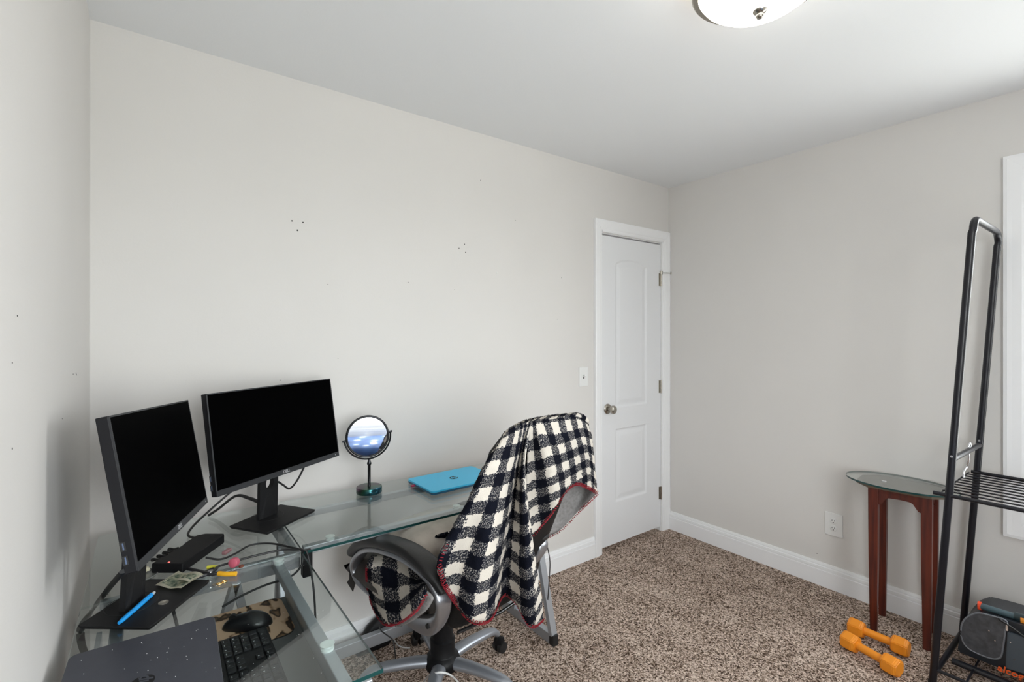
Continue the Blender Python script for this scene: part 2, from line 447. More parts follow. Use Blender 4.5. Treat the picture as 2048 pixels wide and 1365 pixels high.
bm = NB(); lathe(bm, [(.0, -.128), (.04, -.126), (.08, -.117), (.12, -.100), (.15, -.078), (.17, -.050)], None, 48, (LX, LY, H)); obj('glass_bowl', bm, M_bowl, lt, 60)
bm = NB(); lathe(bm, [(0, -.150), (.008, -.148), (.011, -.142), (.009, -.136), (.017, -.132), (.019, -.128), (.010, -.124)], None, 20, (LX, LY, H)); obj('finial', bm, M_nickel, lt, 50)

# ------------------------------------------------------------------ switch and outlet
sw = thing('light_switch', (2.134, YB, 1.131), 'white single toggle light switch plate left of the door casing', 'light switch')
bm = NB(); box(bm, (2.134, YB-.003, 1.131), (.074, .006, .118), bev=.002); obj('cover_plate', bm, M_plate, sw)
bm = NB(); box(bm, (2.134, YB-.006, 1.131), (.010, .002, .024)); obj('slot', bm, M_dark, sw)
bm = NB(); box(bm, (2.134, YB-.012, 1.137), (.008, .018, .012), Matrix.Rotation(R(-25), 3, 'X'), bev=.001); obj('toggle', bm, M_plate, sw)
ot = thing('wall_outlet', (XR, 1.080, .354), 'white double wall outlet above the right baseboard', 'outlet')
bm = NB(); box(bm, (XR-.003, 1.080, .354), (.006, .086, .124), bev=.002); obj('cover_plate', bm, M_plate, ot)
for dz in (.0195, -.0195):
    bm = NB(); lathe(bm, [(.0165, 0), (.0165, .003), (.015, .004)], Matrix.Rotation(R(-90), 3, 'Y'), 24, (XR-.006, 1.080, .354+dz)); r_ = obj('receptacle', bm, M_plate, ot, 40)
    bm = NB()
    for dy, h_ in ((.006, .007), (-.006, .008)): box(bm, (XR-.0102, 1.080+dy, .354+dz+.004), (.001, .0022, h_))
    cyl(bm, (XR-.0107, 1.080, .354+dz-.007), (XR-.0097, 1.080, .354+dz-.007), .0028, seg=10)
    obj('slot', bm, M_dark, r_)

# ------------------------------------------------------------------ glass corner desk
GZ = .740; GT = .008
M_glass = glass_mat('desk_glass', (.925, .955, .948))
M_gedge = pm('glass_edge', (.010, .052, .050), rough=.15, spec=.6)
dk = thing('corner_desk', (.36, 1.55, 0), 'glass-topped L-shaped corner desk on silver frame along two walls', 'desk')
def pane(poly, edges):
    bm = NB(); prism(bm, [V(x, y, GZ-GT) for x, y in poly], (0, 0, GT), 0, 0)
    bm.faces.ensure_lookup_table()
    for k in edges: bm.faces[2+k].material_index = 1          # polished outer edges
    return obj('glass_top', bm, [M_glass, M_gedge], dk)
pane([(.372, 1.547), (1.480, 1.547), (1.480, 2.062), (.372, 2.062)], (0, 1, 3))
pane([(-.132, 1.552), (.367, 1.552), (.367, 2.062), (-.132, 2.062)], ())
pane([(-.132, .914), (.367, .914), (.367, 1.547), (-.132, 1.547)], (0, 1))
def bar(name, p0, p1, w, h, m=M_deskm):
    bm = NB(); p0, p1 = Vector(p0), Vector(p1); x, y, a = frame(p1-p0)
    box(bm, (p0+p1)/2, (w, h, (p1-p0).length), Matrix((x, y, a)).transposed(), bev=.002); return obj(name, bm, m, dk)
zb = GZ-GT-.012-.0125
bar('frame_bar', (.39, 1.635, zb), (1.44, 1.635, zb), .025, .025)
bar('frame_bar', (.39, 1.965, zb), (1.44, 1.965, zb), .025, .025)
bar('frame_bar', (.305, .93, zb), (.305, 1.60, zb), .025, .025)
bar('frame_bar', (-.06, .93, zb), (-.06, 1.60, zb), .025, .025)
bar('cross_bar', (-.10, 1.605, zb-.012), (.36, 1.605, zb-.012), .02, .048)
bar('cross_bar', (.365, 1.60, zb-.012), (.365, 2.02, zb-.012), .02, .048)
bar('cross_bar', (-.11, .935, zb-.012), (.35, .935, zb-.012), .02, .048)
bar('cross_bar', (1.44, 1.60, zb-.012), (1.44, 2.02, zb-.012), .02, .048)
# A-shaped leg frames with floor bars
def leg_pair(ax, top, foot0, foot1):
    t = Vector(top); f0, f1 = Vector(foot0), Vector(foot1)
    bar('leg', t, (f0*.28+f1*.72)+V(0, 0, .04), .035, .022)
    bar('leg', t, f0+V(0, 0, .04), .035, .022)
    b_ = bar('foot_bar', f0+V(0, 0, .0225), f1+V(0, 0, .0225), .028, .045)
    bm = NB(); d = (f0-f1).normalized(); box(bm, f0+V(0, 0, .0225)+d*.004, (.0285, .0285, .046) if abs(d.x) < .5 else (.0285, .0285, .046)); obj('end_cap', bm, M_rubber, b_)
leg_pair('y', (1.44, 1.80, zb-.03), (1.455, 1.645, 0), (1.455, 2.03, 0))
leg_pair('y', (.365, 1.80, zb-.03), (.365, 1.66, 0), (.365, 2.03, 0))
leg_pair('x', (.20, 1.605, zb-.03), (.33, 1.605, 0), (-.11, 1.605, 0))
leg_pair('x', (.20, .935, zb-.03), (.33, .935, 0), (-.11, .935, 0))
bar('corner_post', (.386, 1.570, .655), (.386, 1.570, GZ-GT-.001), .028, .028, M_black)
bar('stretcher', (.36, 2.045, .075), (1.45, 2.045, .075), .03, .05)
M_pad = pm('clear_standoff', (.72, .78, .76), rough=.12, spec=.6)
for x, y in ((.305, 1.555), (.305, 1.07), (.475, 1.635), (.95, 1.635), (-.06, 1.07), (.475, 1.965)):
    bm = NB(); lathe(bm, [(.014, 0), (.014, .004), (.010, .006), (.010, .010), (.015, .0118)], None, 20, (x, y, zb+.0125)); obj('standoff', bm, M_pad, dk, 40)
# keyboard tray hanging below the left wing
TZ = .632
bm = NB(); box(bm, (.11, 1.16, TZ-.006), (.42, .74, .012), bev=.003); tr_ = obj('keyboard_tray', bm, pm('tray_grey', (.13, .13, .13), rough=.45), dk)
bm = NB(); box(bm, (.317, 1.16, TZ+.030), (.010, .70, .050)); obj('runner', bm, M_deskm, tr_)
bm = NB(); box(bm, (-.095, 1.16, TZ+.030), (.010, .70, .050)); obj('runner', bm, M_deskm, tr_)

# ------------------------------------------------------------------ monitors
M_screen = pm('screen_off', (.0006, .0006, .0007), rough=.55, spec=.008)
M_bezel = pm('bezel_grey', (.030, .031, .034), rough=.45, spec=.3)
M_case = pm('monitor_case', (.009, .009, .011), rough=.5, spec=.25)
M_logo = pm('logo_silver', (.6, .6, .62), rough=.3, metal=.6)
def monitor(ctr, yaw, tilt, roll, base_c, base_ang, pole, pole_ang, label, text, bl, bw):
    Wd, Hd = .530, .312
    m = thing('computer_monitor', (base_c[0], base_c[1], GZ), label, 'monitor', 'monitors on the glass desk')
    Mx = Matrix.Rotation(R(yaw), 3, 'Z') @ Matrix.Rotation(R(tilt), 3, 'X') @ Matrix.Rotation(R(roll), 3, 'Y')
    X, Yv, Z = Mx @ V(1, 0, 0), Mx @ V(0, 1, 0), Mx @ V(0, 0, 1); c0 = Vector(ctr)
    def L(x, y, z): return c0 + X*x + Yv*y + Z*z
    bm = NB(); box(bm, L(0, .011, 0), (Wd, .022, Hd), Mx, bev=.002)
    box(bm, L(0, .032, -.01), (Wd*.78, .022, Hd*.74), Mx, bev=.006)
    cs = obj('case', bm, M_case, m)
    bm = NB(); box(bm, L(0, -.0006, -Hd/2+.0085), (Wd-.002, .002, .017), Mx)
    box(bm, L(-Wd/2+.002, -.0004, .008), (.004, .002, Hd-.018), Mx); box(bm, L(Wd/2-.002, -.0004, .008), (.004, .002, Hd-.018), Mx)
    box(bm, L(0, -.0004, Hd/2-.0018), (Wd-.002, .002, .0036), Mx)
    bz = obj('bezel', bm, M_bezel, m)
    bm = NB(); box(bm, L(0, -.0002, .0075), (Wd-.008, .0012, Hd-.021), Mx); obj('screen', bm, M_screen, m)
    bm = text_bm(text, .0135, basis(L(0, -.0018, -Hd/2+.0085), X, Z, -Yv), .0004, True); obj('logo', bm, M_logo, bz)
    bm = NB(); box(bm, L(Wd/2-.022, -.0018, -Hd/2+.0085), (.003, .001, .003), Mx); obj('power_light', bm, M_logo, bz)
    # side ports on the left edge of the case
    for dz in (.0, -.028):
        bm = NB(); box(bm, L(-Wd/2-.0004, .0165, -Hd/2+.055+dz), (.0014, .0095, .018), Mx); p_ = obj('usb_port', bm, M_dark, cs)
        bm = NB(); box(bm, L(-Wd/2-.0012, .0155, -Hd/2+.055+dz), (.0010, .0022, .0135), Mx); obj('tongue', bm, pm('usb_blue', (.10, .14, .24), rough=.4), p_)
    # stand: flat plate, upright with a cable hole
    A = Matrix.Rotation(R(base_ang), 3, 'Z')
    bm = NB()
    lo = [A @ V(x*.97, y*.97, 0) for x, y in rrect(bl, bw, .004, 2)]; hi = [A @ V(x, y, 0) for x, y in rrect(bl, bw, .004, 2)]
    b0 = V(base_c[0], base_c[1], GZ)
    r0 = [bm.verts.new(b0+p+V(0, 0, .0003)) for p in lo]; r1 = [bm.verts.new(b0+p+V(0, 0, .006)) for p in hi]; r2 = [bm.verts.new(b0+p*.995+V(0, 0, .0085)) for p in hi]
    for a_, b_ in ((r0, r1), (r1, r2)):
        for i in range(len(a_)):
            j = (i+1) % len(a_); bm.faces.new((a_[i], a_[j], b_[j], b_[i]))
    bm.faces.new(r0[::-1]); bm.faces.new(r2)
    bs = obj('stand_base', bm, M_blackm, m)
    px_, py_ = pole; Pm = Matrix.Rotation(R(pole_ang), 3, 'Z')
    ztop = (c0 + Z*-.02).z
    top = c0 + Yv*.055 + Z*.02
    hw, th = .0385, .018
    bm = NB(); r_ = []
    n = 24; bot = V(px_, py_, GZ+.0075)
    sec = rrect(hw*2, th, .009, 3)
    hz = .150
    # upright as two lofted halves around the hole: build as plate with a polygon hole in the front/back faces
    def up(x, y, t): return bot*(1-t) + V(top.x, top.y, top.z)*t + Pm @ V(x, y, 0)
    tt = (top.z-bot.z); hole_c = .118/tt; hr = .0165
    angs = sorted([2*math.pi*k/28 for k in range(28)] + [math.atan2(cz_ - hole_c*tt, cx_) % (2*math.pi) for cx_, cz_ in ((-hw, 0), (hw, 0), (hw, tt), (-hw, tt))])
    K = len(angs); front = []; back = []
    _m = math
    outer = []
    rect = [(-hw, 0), (hw, 0), (hw, 1), (-hw, 1)]
    for k in range(K):
        a = angs[k]; d = (_m.cos(a), _m.sin(a))
        hx_, hz_ = d[0]*hr, hole_c*tt + d[1]*hr*1.25
        # ray to outer rectangle from hole centre
        ts = []
        if d[0] > 1e-6: ts.append(hw/d[0])
        if d[0] < -1e-6: ts.append(-hw/d[0])
        if d[1] > 1e-6: ts.append((tt-hole_c*tt)/d[1])
        if d[1] < -1e-6: ts.append(-(hole_c*tt)/d[1])
        s_ = min(ts); outer.append(((hx_, hz_), (d[0]*s_, hole_c*tt+d[1]*s_)))
    corners = [(-hw, 0), (hw, 0), (hw, tt), (-hw, tt)]
    for side in (-th/2, th/2):
        I = [bm.verts.new(up(a[0], side, a[1]/tt)) for a, b in outer]; O = [bm.verts.new(up(b[0], side*.72 if abs(b[0]) > hw*.98 else side, b[1]/tt)) for a, b in outer]
        (front if side < 0 else back).extend([I, O])
        for k in range(K):
            j = (k+1) % K; bm.faces.new((I[k], I[j], O[j], O[k]))
    for k in range(K):
        j = (k+1) % K
        bm.faces.new((front[0][k], front[0][j], back[0][j], back[0][k])); bm.faces.new((front[1][k], front[1][j], back[1][j], back[1][k]))
    obj('stand_upright', bm, M_blackm, m)
    bm = NB(); box(bm, (top + (c0+Yv*.03))/2, (.09, .06, .09), Mx, bev=.006); obj('stand_mount', bm, M_blackm, m)
    bm = NB(); sweep(bm, [V(px_, py_, GZ+.0088)+V(.052*math.cos(a), .052*math.sin(a), 0) for a in [2*math.pi*i/40 for i in range(40)]], .0007, .0005, 6, closed=True); obj('swivel_ring', bm, M_rubber, bs)
    return m
monitor((.374, 1.862, 1.058), 32., -8.4, -.2, (.352, 1.872), 34., (.335, 1.902), 32, 'black widescreen monitor in the desk corner whose screen faces the room squarely', 'DELL', .222, .165)
monitor((.037, 1.480, 1.061), 73.4, -10.4, 4., (.000, 1.468), 52., (-.033, 1.478), 62, 'black widescreen monitor beside the left wall, turned and seen at a sharp angle', 'DELL', .207, .163)

# ------------------------------------------------------------------ things on the desk
def cable(name, pts, r, label, m=None, n=8, group=None, cat='cable'):
    bm = NB(); sweep(bm, crom(pts, n), r, seg=8); o = obj(name, bm, m or M_rubber, None, 60)
    return tag(o, label, cat, group)
# docking station
dkx = thing('docking_station', (.10, 1.70, GZ), 'black slab docking station between the two monitors', 'docking station')
ang = math.atan2(1.749-1.640, .185-.062)
Md = Matrix.Rotation(math.atan2(.150, .112), 3, 'Z')
dc = V(.098, 1.700, GZ)
bm = NB(); poly = [dc + Md @ V(x, y, .004) for x, y in ((-.100, -.042), (.092, -.042), (.100, -.036), (.100, .022), (.086, .040), (.030, .040), (.020, .034), (-.055, .034), (-.062, .042), (-.100, .042))]
prism(bm, poly, (0, 0, .026)); bmesh.ops.bevel(bm, geom=bm.edges[:], offset=.0015, segments=1, affect='EDGES'); obj('body', bm, pm('dock_black', (.006, .006, .007), rough=.5, spec=.2), dkx)
bm = NB(); box(bm, dc + Md @ V(-.092, -.0, .0303), (.004, .004, .001), Md); obj('status_light', bm, pm('led_red', (.5, .02, .02), emit=(1, .12, .1), es=2.), dkx)
bm = NB(); box(bm, dc + Md @ V(.084, -.010, .0303), (.010, .014, .001), Md); obj('logo', bm, M_case, dkx)
for x in (-.08, .08):
    for y in (-.03, .03): bm = NB(); p = dc + Md @ V(x, y, 0); cyl(bm, p, p+V(0, 0, .0045), .006, seg=12); obj('rubber_foot', bm, M_rubber, dkx)
# plugs behind the dock
for i, x in enumerate((-.05, -.028, -.006, .016)):
    p = dc + Md @ V(x, .034, .016); q = Md @ V(0, 1, 0)
    cable('dock_cable', [p - q*.004, p+q*.018, p+q*.04+V(0, 0, .004), p+q*.055+V(.01, .0, -.004), p+q*.05+V(.03, .02, -.009)], .0028,
          'short black cable plugged into the back of the docking station', group='cables behind the docking station')
cable('monitor_cable', [(.148, 1.775, .7435), (.125, 1.83, .7445), (.10, 1.87, .748), (.115, 1.925, .755), (.165, 1.965, .785), (.23, 1.985, .83), (.30, 1.975, .885)], .0036, 'black cable rising from the dock to the back of the far monitor')
bm = NB(); sweep(bm, crom([(.17, 2.045, .7445), (.20, 2.035, .765), (.25, 2.00, .81), (.29, 1.975, .800), (.318, 1.935, .790)], 8), .009, .0045, 8); tag(obj('flat_cable', bm, M_rubber, None, 60), 'flat black cable passing behind the stand of the far monitor', 'cable')
cable('monitor_cable', [(.372, 1.905, .862), (.390, 1.912, .845), (.415, 1.925, .825), (.45, 1.95, .85), (.49, 1.985, .905)], .0035, 'black cable looping right of the far monitor stand')
cable('power_cable', [(.13, 1.645, .752), (.165, 1.628, .7438), (.205, 1.645, .7438), (.25, 1.682, .7438), (.30, 1.660, .7438), (.343, 1.595, .7442), (.368, 1.545, .7455), (.377, 1.535, .742), (.384, 1.52, .70), (.39, 1.50, .62), (.395, 1.50, .50), (.40, 1.50, .38), (.40, 1.52, .26)], .0030, 'black cable curving from the dock across the glass and over its front edge')
cable('power_cable', [(.085, 1.557, .7445), (.125, 1.566, .7455), (.16, 1.578, .746), (.235, 1.592, .7445), (.314, 1.588, .7442), (.352, 1.566, .7442), (.3695, 1.549, .744), (.3698, 1.549, .728), (.362, 1.54, .70), (.33, 1.545, .675), (.27, 1.56, .665), (.21, 1.558, .655), (.16, 1.54, .648)], .0032, 'black cable lying beside the yellow-handled pliers to the corner of the glass')
cable('power_cable', [(.045, 1.588, .725), (.050, 1.60, .66), (.062, 1.575, .60), (.075, 1.57, .52), (.072, 1.575, .40), (.068, 1.58, .28)], .0042, 'black cable hanging below the glass under the banknote')
# thick flat cable from the left monitor falling off the desk at the wall side
bm = NB(); sweep(bm, crom([at_x(u, v, x) for u, v, x in ((247, 1143, -.045), (222, 1172, -.075), (198, 1203, -.105), (178, 1230, -.126), (166, 1246, -.142), (161, 1262, -.145), (163, 1288, -.144), (172, 1314, -.138))], 8), .0085, .0045, 8); tag(obj('flat_cable', bm, M_rubber, None, 60), 'thick flat black cable hanging over the desk edge at the left wall', 'cable')

# banknote
M_note = N('banknote_print'); b = M_note; tc = b.n('ShaderNodeTexCoord')
br = b.n('ShaderNodeTexNoise', Scale=110., Detail=4.); b.l(tc.outputs['Object'], br.inputs['Vector'])
rr_ = b.n('ShaderNodeValToRGB'); rr_.color_ramp.elements[0].position = .38; rr_.color_ramp.elements[1].position = .6
rr_.color_ramp.elements[0].color = (*hx('5f7565'), 1); rr_.color_ramp.elements[1].color = (*hx('c9cbb0'), 1)
b.l(br.outputs['Fac'], rr_.inputs['Fac']); b.l(rr_.outputs['Color'], b.p.inputs['Base Color']); b.p.inputs['Roughness'].default_value = .8
M_note = M_note.m; M_noteb = pm('banknote_paper', 'd8d4c0', rough=.85)
nt = thing('banknote', (.058, 1.53, GZ+.0085), 'crumpled one dollar banknote folded on the monitor base', 'banknote')
no = V(.011, 1.537, GZ+.0105); nx_ = V(.0525, -.068, 0); ny_ = V(.052, .052, 0)
bm = NB(); bm2 = NB(); nU, nV = 16, 8; Q = []
def nz_(u, v): return .0035 + .006*max(0, u-.62)**1.2*2.2 + .0022*math.sin(u*9)*math.sin(v*4+.6) + .004*max(0, .35-u)*v
G = [[bm.verts.new(no + nx_*(i/nU*1.0) + ny_*(j/nV) + V(0, 0, nz_(i/nU, j/nV))) for i in range(nU+1)] for j in range(nV+1)]
for j in range(nV):
    for i in range(nU):
        f = bm.faces.new((G[j][i], G[j][i+1], G[j+1][i+1], G[j+1][i])); f.material_index = 0 if (1 <= i < nU-1 and 1 <= j < nV-1) else 1
bmesh.ops.solidify(bm, geom=bm.faces[:], thickness=.0004); obj('note', bm, [M_note, M_noteb], nt, 180)
bm = NB()
G = [[bm.verts.new(no + nx_*(.50+.52*i/8) + ny_*(.34+.62*j/6) + V(0, 0, .0095 + .004*math.sin(i/8*3)+.002*math.sin(j))) for i in range(9)] for j in range(7)]
for j in range(6):
    for i in range(8): f = bm.faces.new((G[j][i], G[j][i+1], G[j+1][i+1], G[j+1][i])); f.material_index = 0 if (1 <= i < 7 and 1 <= j < 5) else 1
bmesh.ops.solidify(bm, geom=bm.faces[:], thickness=.0004); obj('folded_half', bm, [M_note, M_noteb], nt, 180)
nxn, nyn = nx_.normalized(), ny_.normalized()
bm = text_bm('1', .016, basis(no + nx_*.15 + ny_*.28 + V(0, 0, .0068), nxn, nyn, V(0, 0, 1)), .0002, True); obj('numeral', bm, M_noteb, nt)
# blue pen on the monitor base
pa, pb = V(.010, 1.497, GZ+.0135), V(-.054, 1.385, GZ+.0135); pd = (pb-pa).normalized()
pn = thing('pen', (-.022, 1.441, GZ+.0085), 'bright blue pen lying on the left monitor stand', 'pen')
M_blue = pm('pen_blue', (.012, .30, .75), rough=.35)
bm = NB(); cyl(bm, pa+pd*.012, pa+pd*.062, .0050, .0054, 14); cyl(bm, pa+pd*.0625, pb-pd*.010, .0054, .0050, 14); cyl(bm, pb-pd*.010, pb, .0050, .0035, 14); obj('barrel', bm, M_blue, pn, 40)
bm = NB(); cyl(bm, pa, pa+pd*.0125, .0030, .0048, 12); obj('cap', bm, pm('pen_tip', (.55, .60, .64), rough=.25), pn, 40)
bm = NB(); side = pd.cross(V(0, 0, 1)); box(bm, pa+pd*.035+V(0, 0, .0052), (.0022, .045, .0016), basis(V(0, 0, 0), side, pd, V(0, 0, 1)).to_3x3()); obj('clip', bm, M_blue, pn)
# coins
def coin(p, r, m, label, grp=None, tilt=0):
    bm = NB(); lathe(bm, [(r, 0), (r, .0014), (r*.9, .0017), (r*.86, .0014), (0, .0016)], Matrix.Rotation(R(tilt), 3, 'X'), 24, p); return tag(obj('coin', bm, m, None, 40), label, 'coin', grp)
M_coin = pm('coin_silver', (.45, .42, .37), rough=.35, metal=.9); M_gold = pm('brass', (.75, .48, .18), rough=.28, metal=1.)
coin((.027, 1.437, GZ+.0086), .0105, M_coin, 'silver coin beside the blue pen on the monitor base')
coin((.140, 1.480, GZ+.0001), .009, M_coin, 'small coin on the glass in front of the banknote')
bm = NB()
for dx, dy in ((0, 0), (.012, .006)): sweep(bm, [V(.146+dx+.006*math.cos(a), 1.474+dy+.004*math.sin(a), GZ+.0022) for a in [2*math.pi*i/20 for i in range(20)]], .0018, seg=6, closed=True)
tag(obj('gold_ring', bm, M_gold, None, 60), 'little gold hoop earrings on the glass right of the banknote', 'earring')
# round grey dish with crumpled cream wrapper beside the dock
ds = obj('round_dish', (lambda b_: (lathe(b_, [(.030, 0), (.036, .002), (.040, .007), (.038, .008), (.033, .0035), (0, .003)], None, 32, (-.020, 1.640, GZ)), b_)[1])(NB()), pm('dish_grey', (.20, .21, .20), rough=.25), None, 40)
tag(ds, 'small round grey dish between the left monitor and dock', 'dish')
bm = NB(); bmesh.ops.create_icosphere(bm, subdivisions=3, radius=.014)
for v in bm.verts: v.co *= .8+.35*math.sin(v.co.x*900+v.co.y*700)*math.cos(v.co.z*800); v.co.z *= .6; v.co += V(-.012, 1.662, GZ+.0115)
tag(obj('paper_wad', bm, pm('cream_paper', 'cfc9b0', rough=.8), None, None), 'crumpled cream paper wad in the small grey dish', 'paper')
# pliers with yellow and black handles
pl = thing('pliers', (.14, 1.55, GZ), 'black pliers with yellow handle tips lying beside the dock', 'pliers')
M_yel = pm('yellow_grip', (.82, .42, .02), rough=.4); M_yg = pm('lime_grip', (.62, .60, .05), rough=.4); M_steel = pm('tool_steel', (.016, .016, .018), rough=.35)
hz0 = GZ+.007
bm = NB(); sweep(bm, crom([(.150, 1.528, hz0), (.165, 1.512, hz0), (.188, 1.497, hz0)], 6), .0062, seg=10); obj('grip', bm, M_yel, pl, 60)
bm = NB(); sweep(bm, crom([(.128, 1.585, hz0), (.140, 1.580, hz0), (.150, 1.570, hz0)], 6), .0050, seg=10); obj('grip', bm, M_yg, pl, 60)
bm = NB(); sweep(bm, crom([(.152, 1.530, hz0), (.138, 1.533, hz0), (.124, 1.540, hz0), (.108, 1.538, hz0), (.088, 1.548, hz0-.002)], 6), .0052, .0045, 8); obj('jaw', bm, M_steel, pl, 60)
bm = NB(); sweep(bm, crom([(.150, 1.570, hz0), (.144, 1.552, hz0+.002), (.126, 1.548, hz0+.001), (.110, 1.572, hz0), (.086, 1.612, hz0-.002)], 6), .0048, .0042, 8); obj('jaw', bm, M_steel, pl, 60)
bm = NB(); cyl(bm, (.132, 1.541, GZ+.002), (.132, 1.541, GZ+.0145), .0065, seg=14); obj('pivot', bm, M_chrome, pl, 40)
# pink tape-measure shaped key ring
tp = thing('tape_measure', (.190, 1.556, GZ), 'small pink round tape measure next to the yellow plier handle', 'tape measure')
Mt = Matrix.Rotation(R(-40), 3, 'Z') @ Matrix.Rotation(R(78), 3, 'X')
bm = NB(); lathe(bm, [(.009, -.009), (.0125, -.007), (.0135, 0), (.0125, .007), (.009, .009)], Mt, 28, (.190, 1.556, GZ+.0146)); obj('case', bm, pm('pink_plastic', (.50, .10, .15), rough=.35), tp, 40)
bm = NB(); box(bm, (.206, 1.545, GZ+.004), (.010, .008, .006), Matrix.Rotation(R(30), 3, 'Z')); obj('tab', bm, pm('rust_brown', (.16, .05, .03), rough=.4), tp)
# pinkish plug under the dock edge
bm = NB(); box(bm, (.185, 1.672, GZ+.0055), (.030, .014, .010), Matrix.Rotation(R(50), 3, 'Z'), bev=.003); tag(obj('plug', bm, pm('dusty_pink', (.30, .15, .16), rough=.5), None, None), 'dusty pink cable plug beside the long edge of the dock', 'plug')

# dark laptop in the lower left foreground
lp = thing('laptop', (.0, 1.12, GZ), 'closed dark grey laptop on the near wing of the desk', 'laptop')
M_lid = pm('laptop_slate', (.062, .066, .082), rough=.42, metal=.25, var=.05, vscale=40.)
def slab(poly, z0, z1, m, name, par, bev=.0015, draft=.0):
    bm = NB(); c = sum((Vector((*p, 0)) for p in poly), V(0, 0, 0))/len(poly)
    rows = []
    for zz, k in ((z0, 1-draft), (z0+bev, 1), (z1-bev, 1), (z1, 1-.006)):
        rows.append([bm.verts.new(c + (Vector((*p, 0))-c)*k + V(0, 0, zz)) for p in poly])
    for a, b in zip(rows, rows[1:]):
        for i in range(len(a)):
            j = (i+1) % len(a); bm.faces.new((a[i], a[j], b[j], b[i]))
    bm.faces.new(rows[0][::-1]); bm.faces.new(rows[-1]); return obj(name, bm, m, par, 30)
lpA = R(-2.); Ml = Matrix.Rotation(lpA, 3, 'Z')
def lpl(x, y): p = V(.118, 1.286, 0) + Ml @ V(x, y, 0); return (p.x, p.y)
pw, ph = .245, .345
LP = [lpl(x-pw/2, y-ph/2) for x, y in rrect(pw, ph, .014, 6)]
slab(LP, GZ+.0012, GZ+.0095, pm('laptop_base', (.03, .031, .036), rough=.5), 'base', lp, .0015, .02)
ld = slab(LP, GZ+.0102, GZ+.0175, M_lid, 'lid', lp)
lc = V(*lpl(-pw/2+.0, -ph/2+.0), GZ+.0176)
lc.y += .0
# emblem: dark disc outline with slanted strokes
bm = NB(); lathe(bm, [(.019, 0), (.019, .0004), (0, .0004)], None, 40, lc); em = obj('emblem', bm, M_blackm, ld)
bm = text_bm('hp', .030, basis(lc + V(0, .001, .0006), V(0, 1, 0), V(-1, 0, 0), V(0, 0, 1)), .0003, True, .35); obj('letters', bm, M_lid, em)
# dust specks on laptop and glass near it
bm = NB()
for i in range(46):
    u, v = random.uniform(150, 470), random.uniform(1245, 1360)
    p = at_z(u, v, GZ+.0178)
    q = Ml.transposed() @ (V(p.x, p.y, 0)-V(.118, 1.286, 0))
    if -pw+.01 < q.x < -.01 and -ph+.01 < q.y < -.012: cyl(bm, p-V(0, 0, .0003), p+V(0, 0, .0003), random.uniform(.0003, .0008), seg=6)
obj('dust_speck', bm, M_plate, ld)['kind'] = 'stuff'
bm = NB()
for i in range(70):
    x, y = random.uniform(-.11, .36), random.uniform(.92, 1.54)
    if x < .125 and y < 1.295: continue
    p = V(x, y, GZ); cyl(bm, p, p+V(0, 0, .0004), random.uniform(.0003, .0008), seg=6)
obj('dust_speck', bm, M_plate, dk)['kind'] = 'stuff'

# keyboard, mouse and leopard pad on the tray, seen through the glass
kb = thing('keyboard', (.175, 1.15, TZ), 'black full-size keyboard under the glass on the tray', 'keyboard')
Kx0, Kx1, Ky0, Ky1 = .108, .240, .935, 1.375
bm = NB(); box(bm, ((Kx0+Kx1)/2, (Ky0+Ky1)/2, TZ+.008), (Kx1-Kx0, Ky1-Ky0, .016), bev=.003); obj('body', bm, pm('keyboard_black', (.012, .012, .014), rough=.45), kb)
M_key = pm('keycap', (.016, .016, .019), rough=.5); M_leg = pm('key_legend', (.75, .78, .8), rough=.5)
bmk = NB(); bml = NB(); step = .0192
ky = Ky1-.012; cols = []
yy = ky-step*.5
for i in range(4): cols.append(yy); yy -= step
yy -= .008
for i in range(3): cols.append(yy); yy -= step
yy -= .008
while yy > Ky0+.01: cols.append(yy); yy -= step
for r in range(6):
    x = Kx0+.014+r*step*1.03+(.004 if r else 0)
    for ci, y in enumerate(cols):
        if 4 <= ci < 7 and r == 3: continue
        if 4 <= ci < 7 and r == 4 and ci != 5: continue
        box(bmk, (x, y, TZ+.0185), (.0160, .0160, .005), bev=.0012)
        if ci < 9 and random.random() < .9:
            k = random.randint(1, 2)
            for q in range(k): box(bml, (x-.003, y+(q-.5)*.0035, TZ+.0213), (.0030 if k == 1 else .0016, .0012, .0004))
o_ = obj('keycaps', bmk, M_key, kb); o_['kind'] = 'stuff'
o_ = obj('key_legends', bml, M_leg, kb); o_['kind'] = 'stuff'
b = N('leopard_print'); tc = b.n('ShaderNodeTexCoord'); mp = b.n('ShaderNodeMapping'); mp.inputs['Scale'].default_value = (1.9, 1., 1.); mp.inputs['Rotation'].default_value = (0, 0, .5)
b.l(tc.outputs['Object'], mp.inputs[0])
v1 = b.n('ShaderNodeTexNoise', Scale=17., Detail=1.5); b.l(mp.outputs[0], v1.inputs[0])
rp = b.n('ShaderNodeValToRGB'); e = rp.color_ramp.elements
e[0].position = .50; e[0].color = (*hx('d8b598'), 1); e[1].position = .66; e[1].color = (*hx('8a6a50'), 1)
x = e.new(.535); x.color = (*hx('a07c60'), 1); x = e.new(.55); x.color = (*hx('3a2c22'), 1); x = e.new(.60); x.color = (*hx('4a382b'), 1)
b.l(v1.outputs['Fac'], rp.inputs[0]); b.l(rp.outputs[0], b.p.inputs['Base Color']); b.p.inputs['Roughness'].default_value = .8; M_leo = b.m
mpA = Matrix.Rotation(R(0), 3, 'Z')
bm = NB(); pts = [V(.195+x, 1.428+y, TZ) for x, y in rrect(.215, .205, .03, 6)]; prism(bm, pts, (0, 0, .003), 1, 0); tag(obj('mouse_pad', bm, [M_leo, M_rubber], None, None), 'leopard print mouse pad on the keyboard tray under the glass', 'mouse pad')
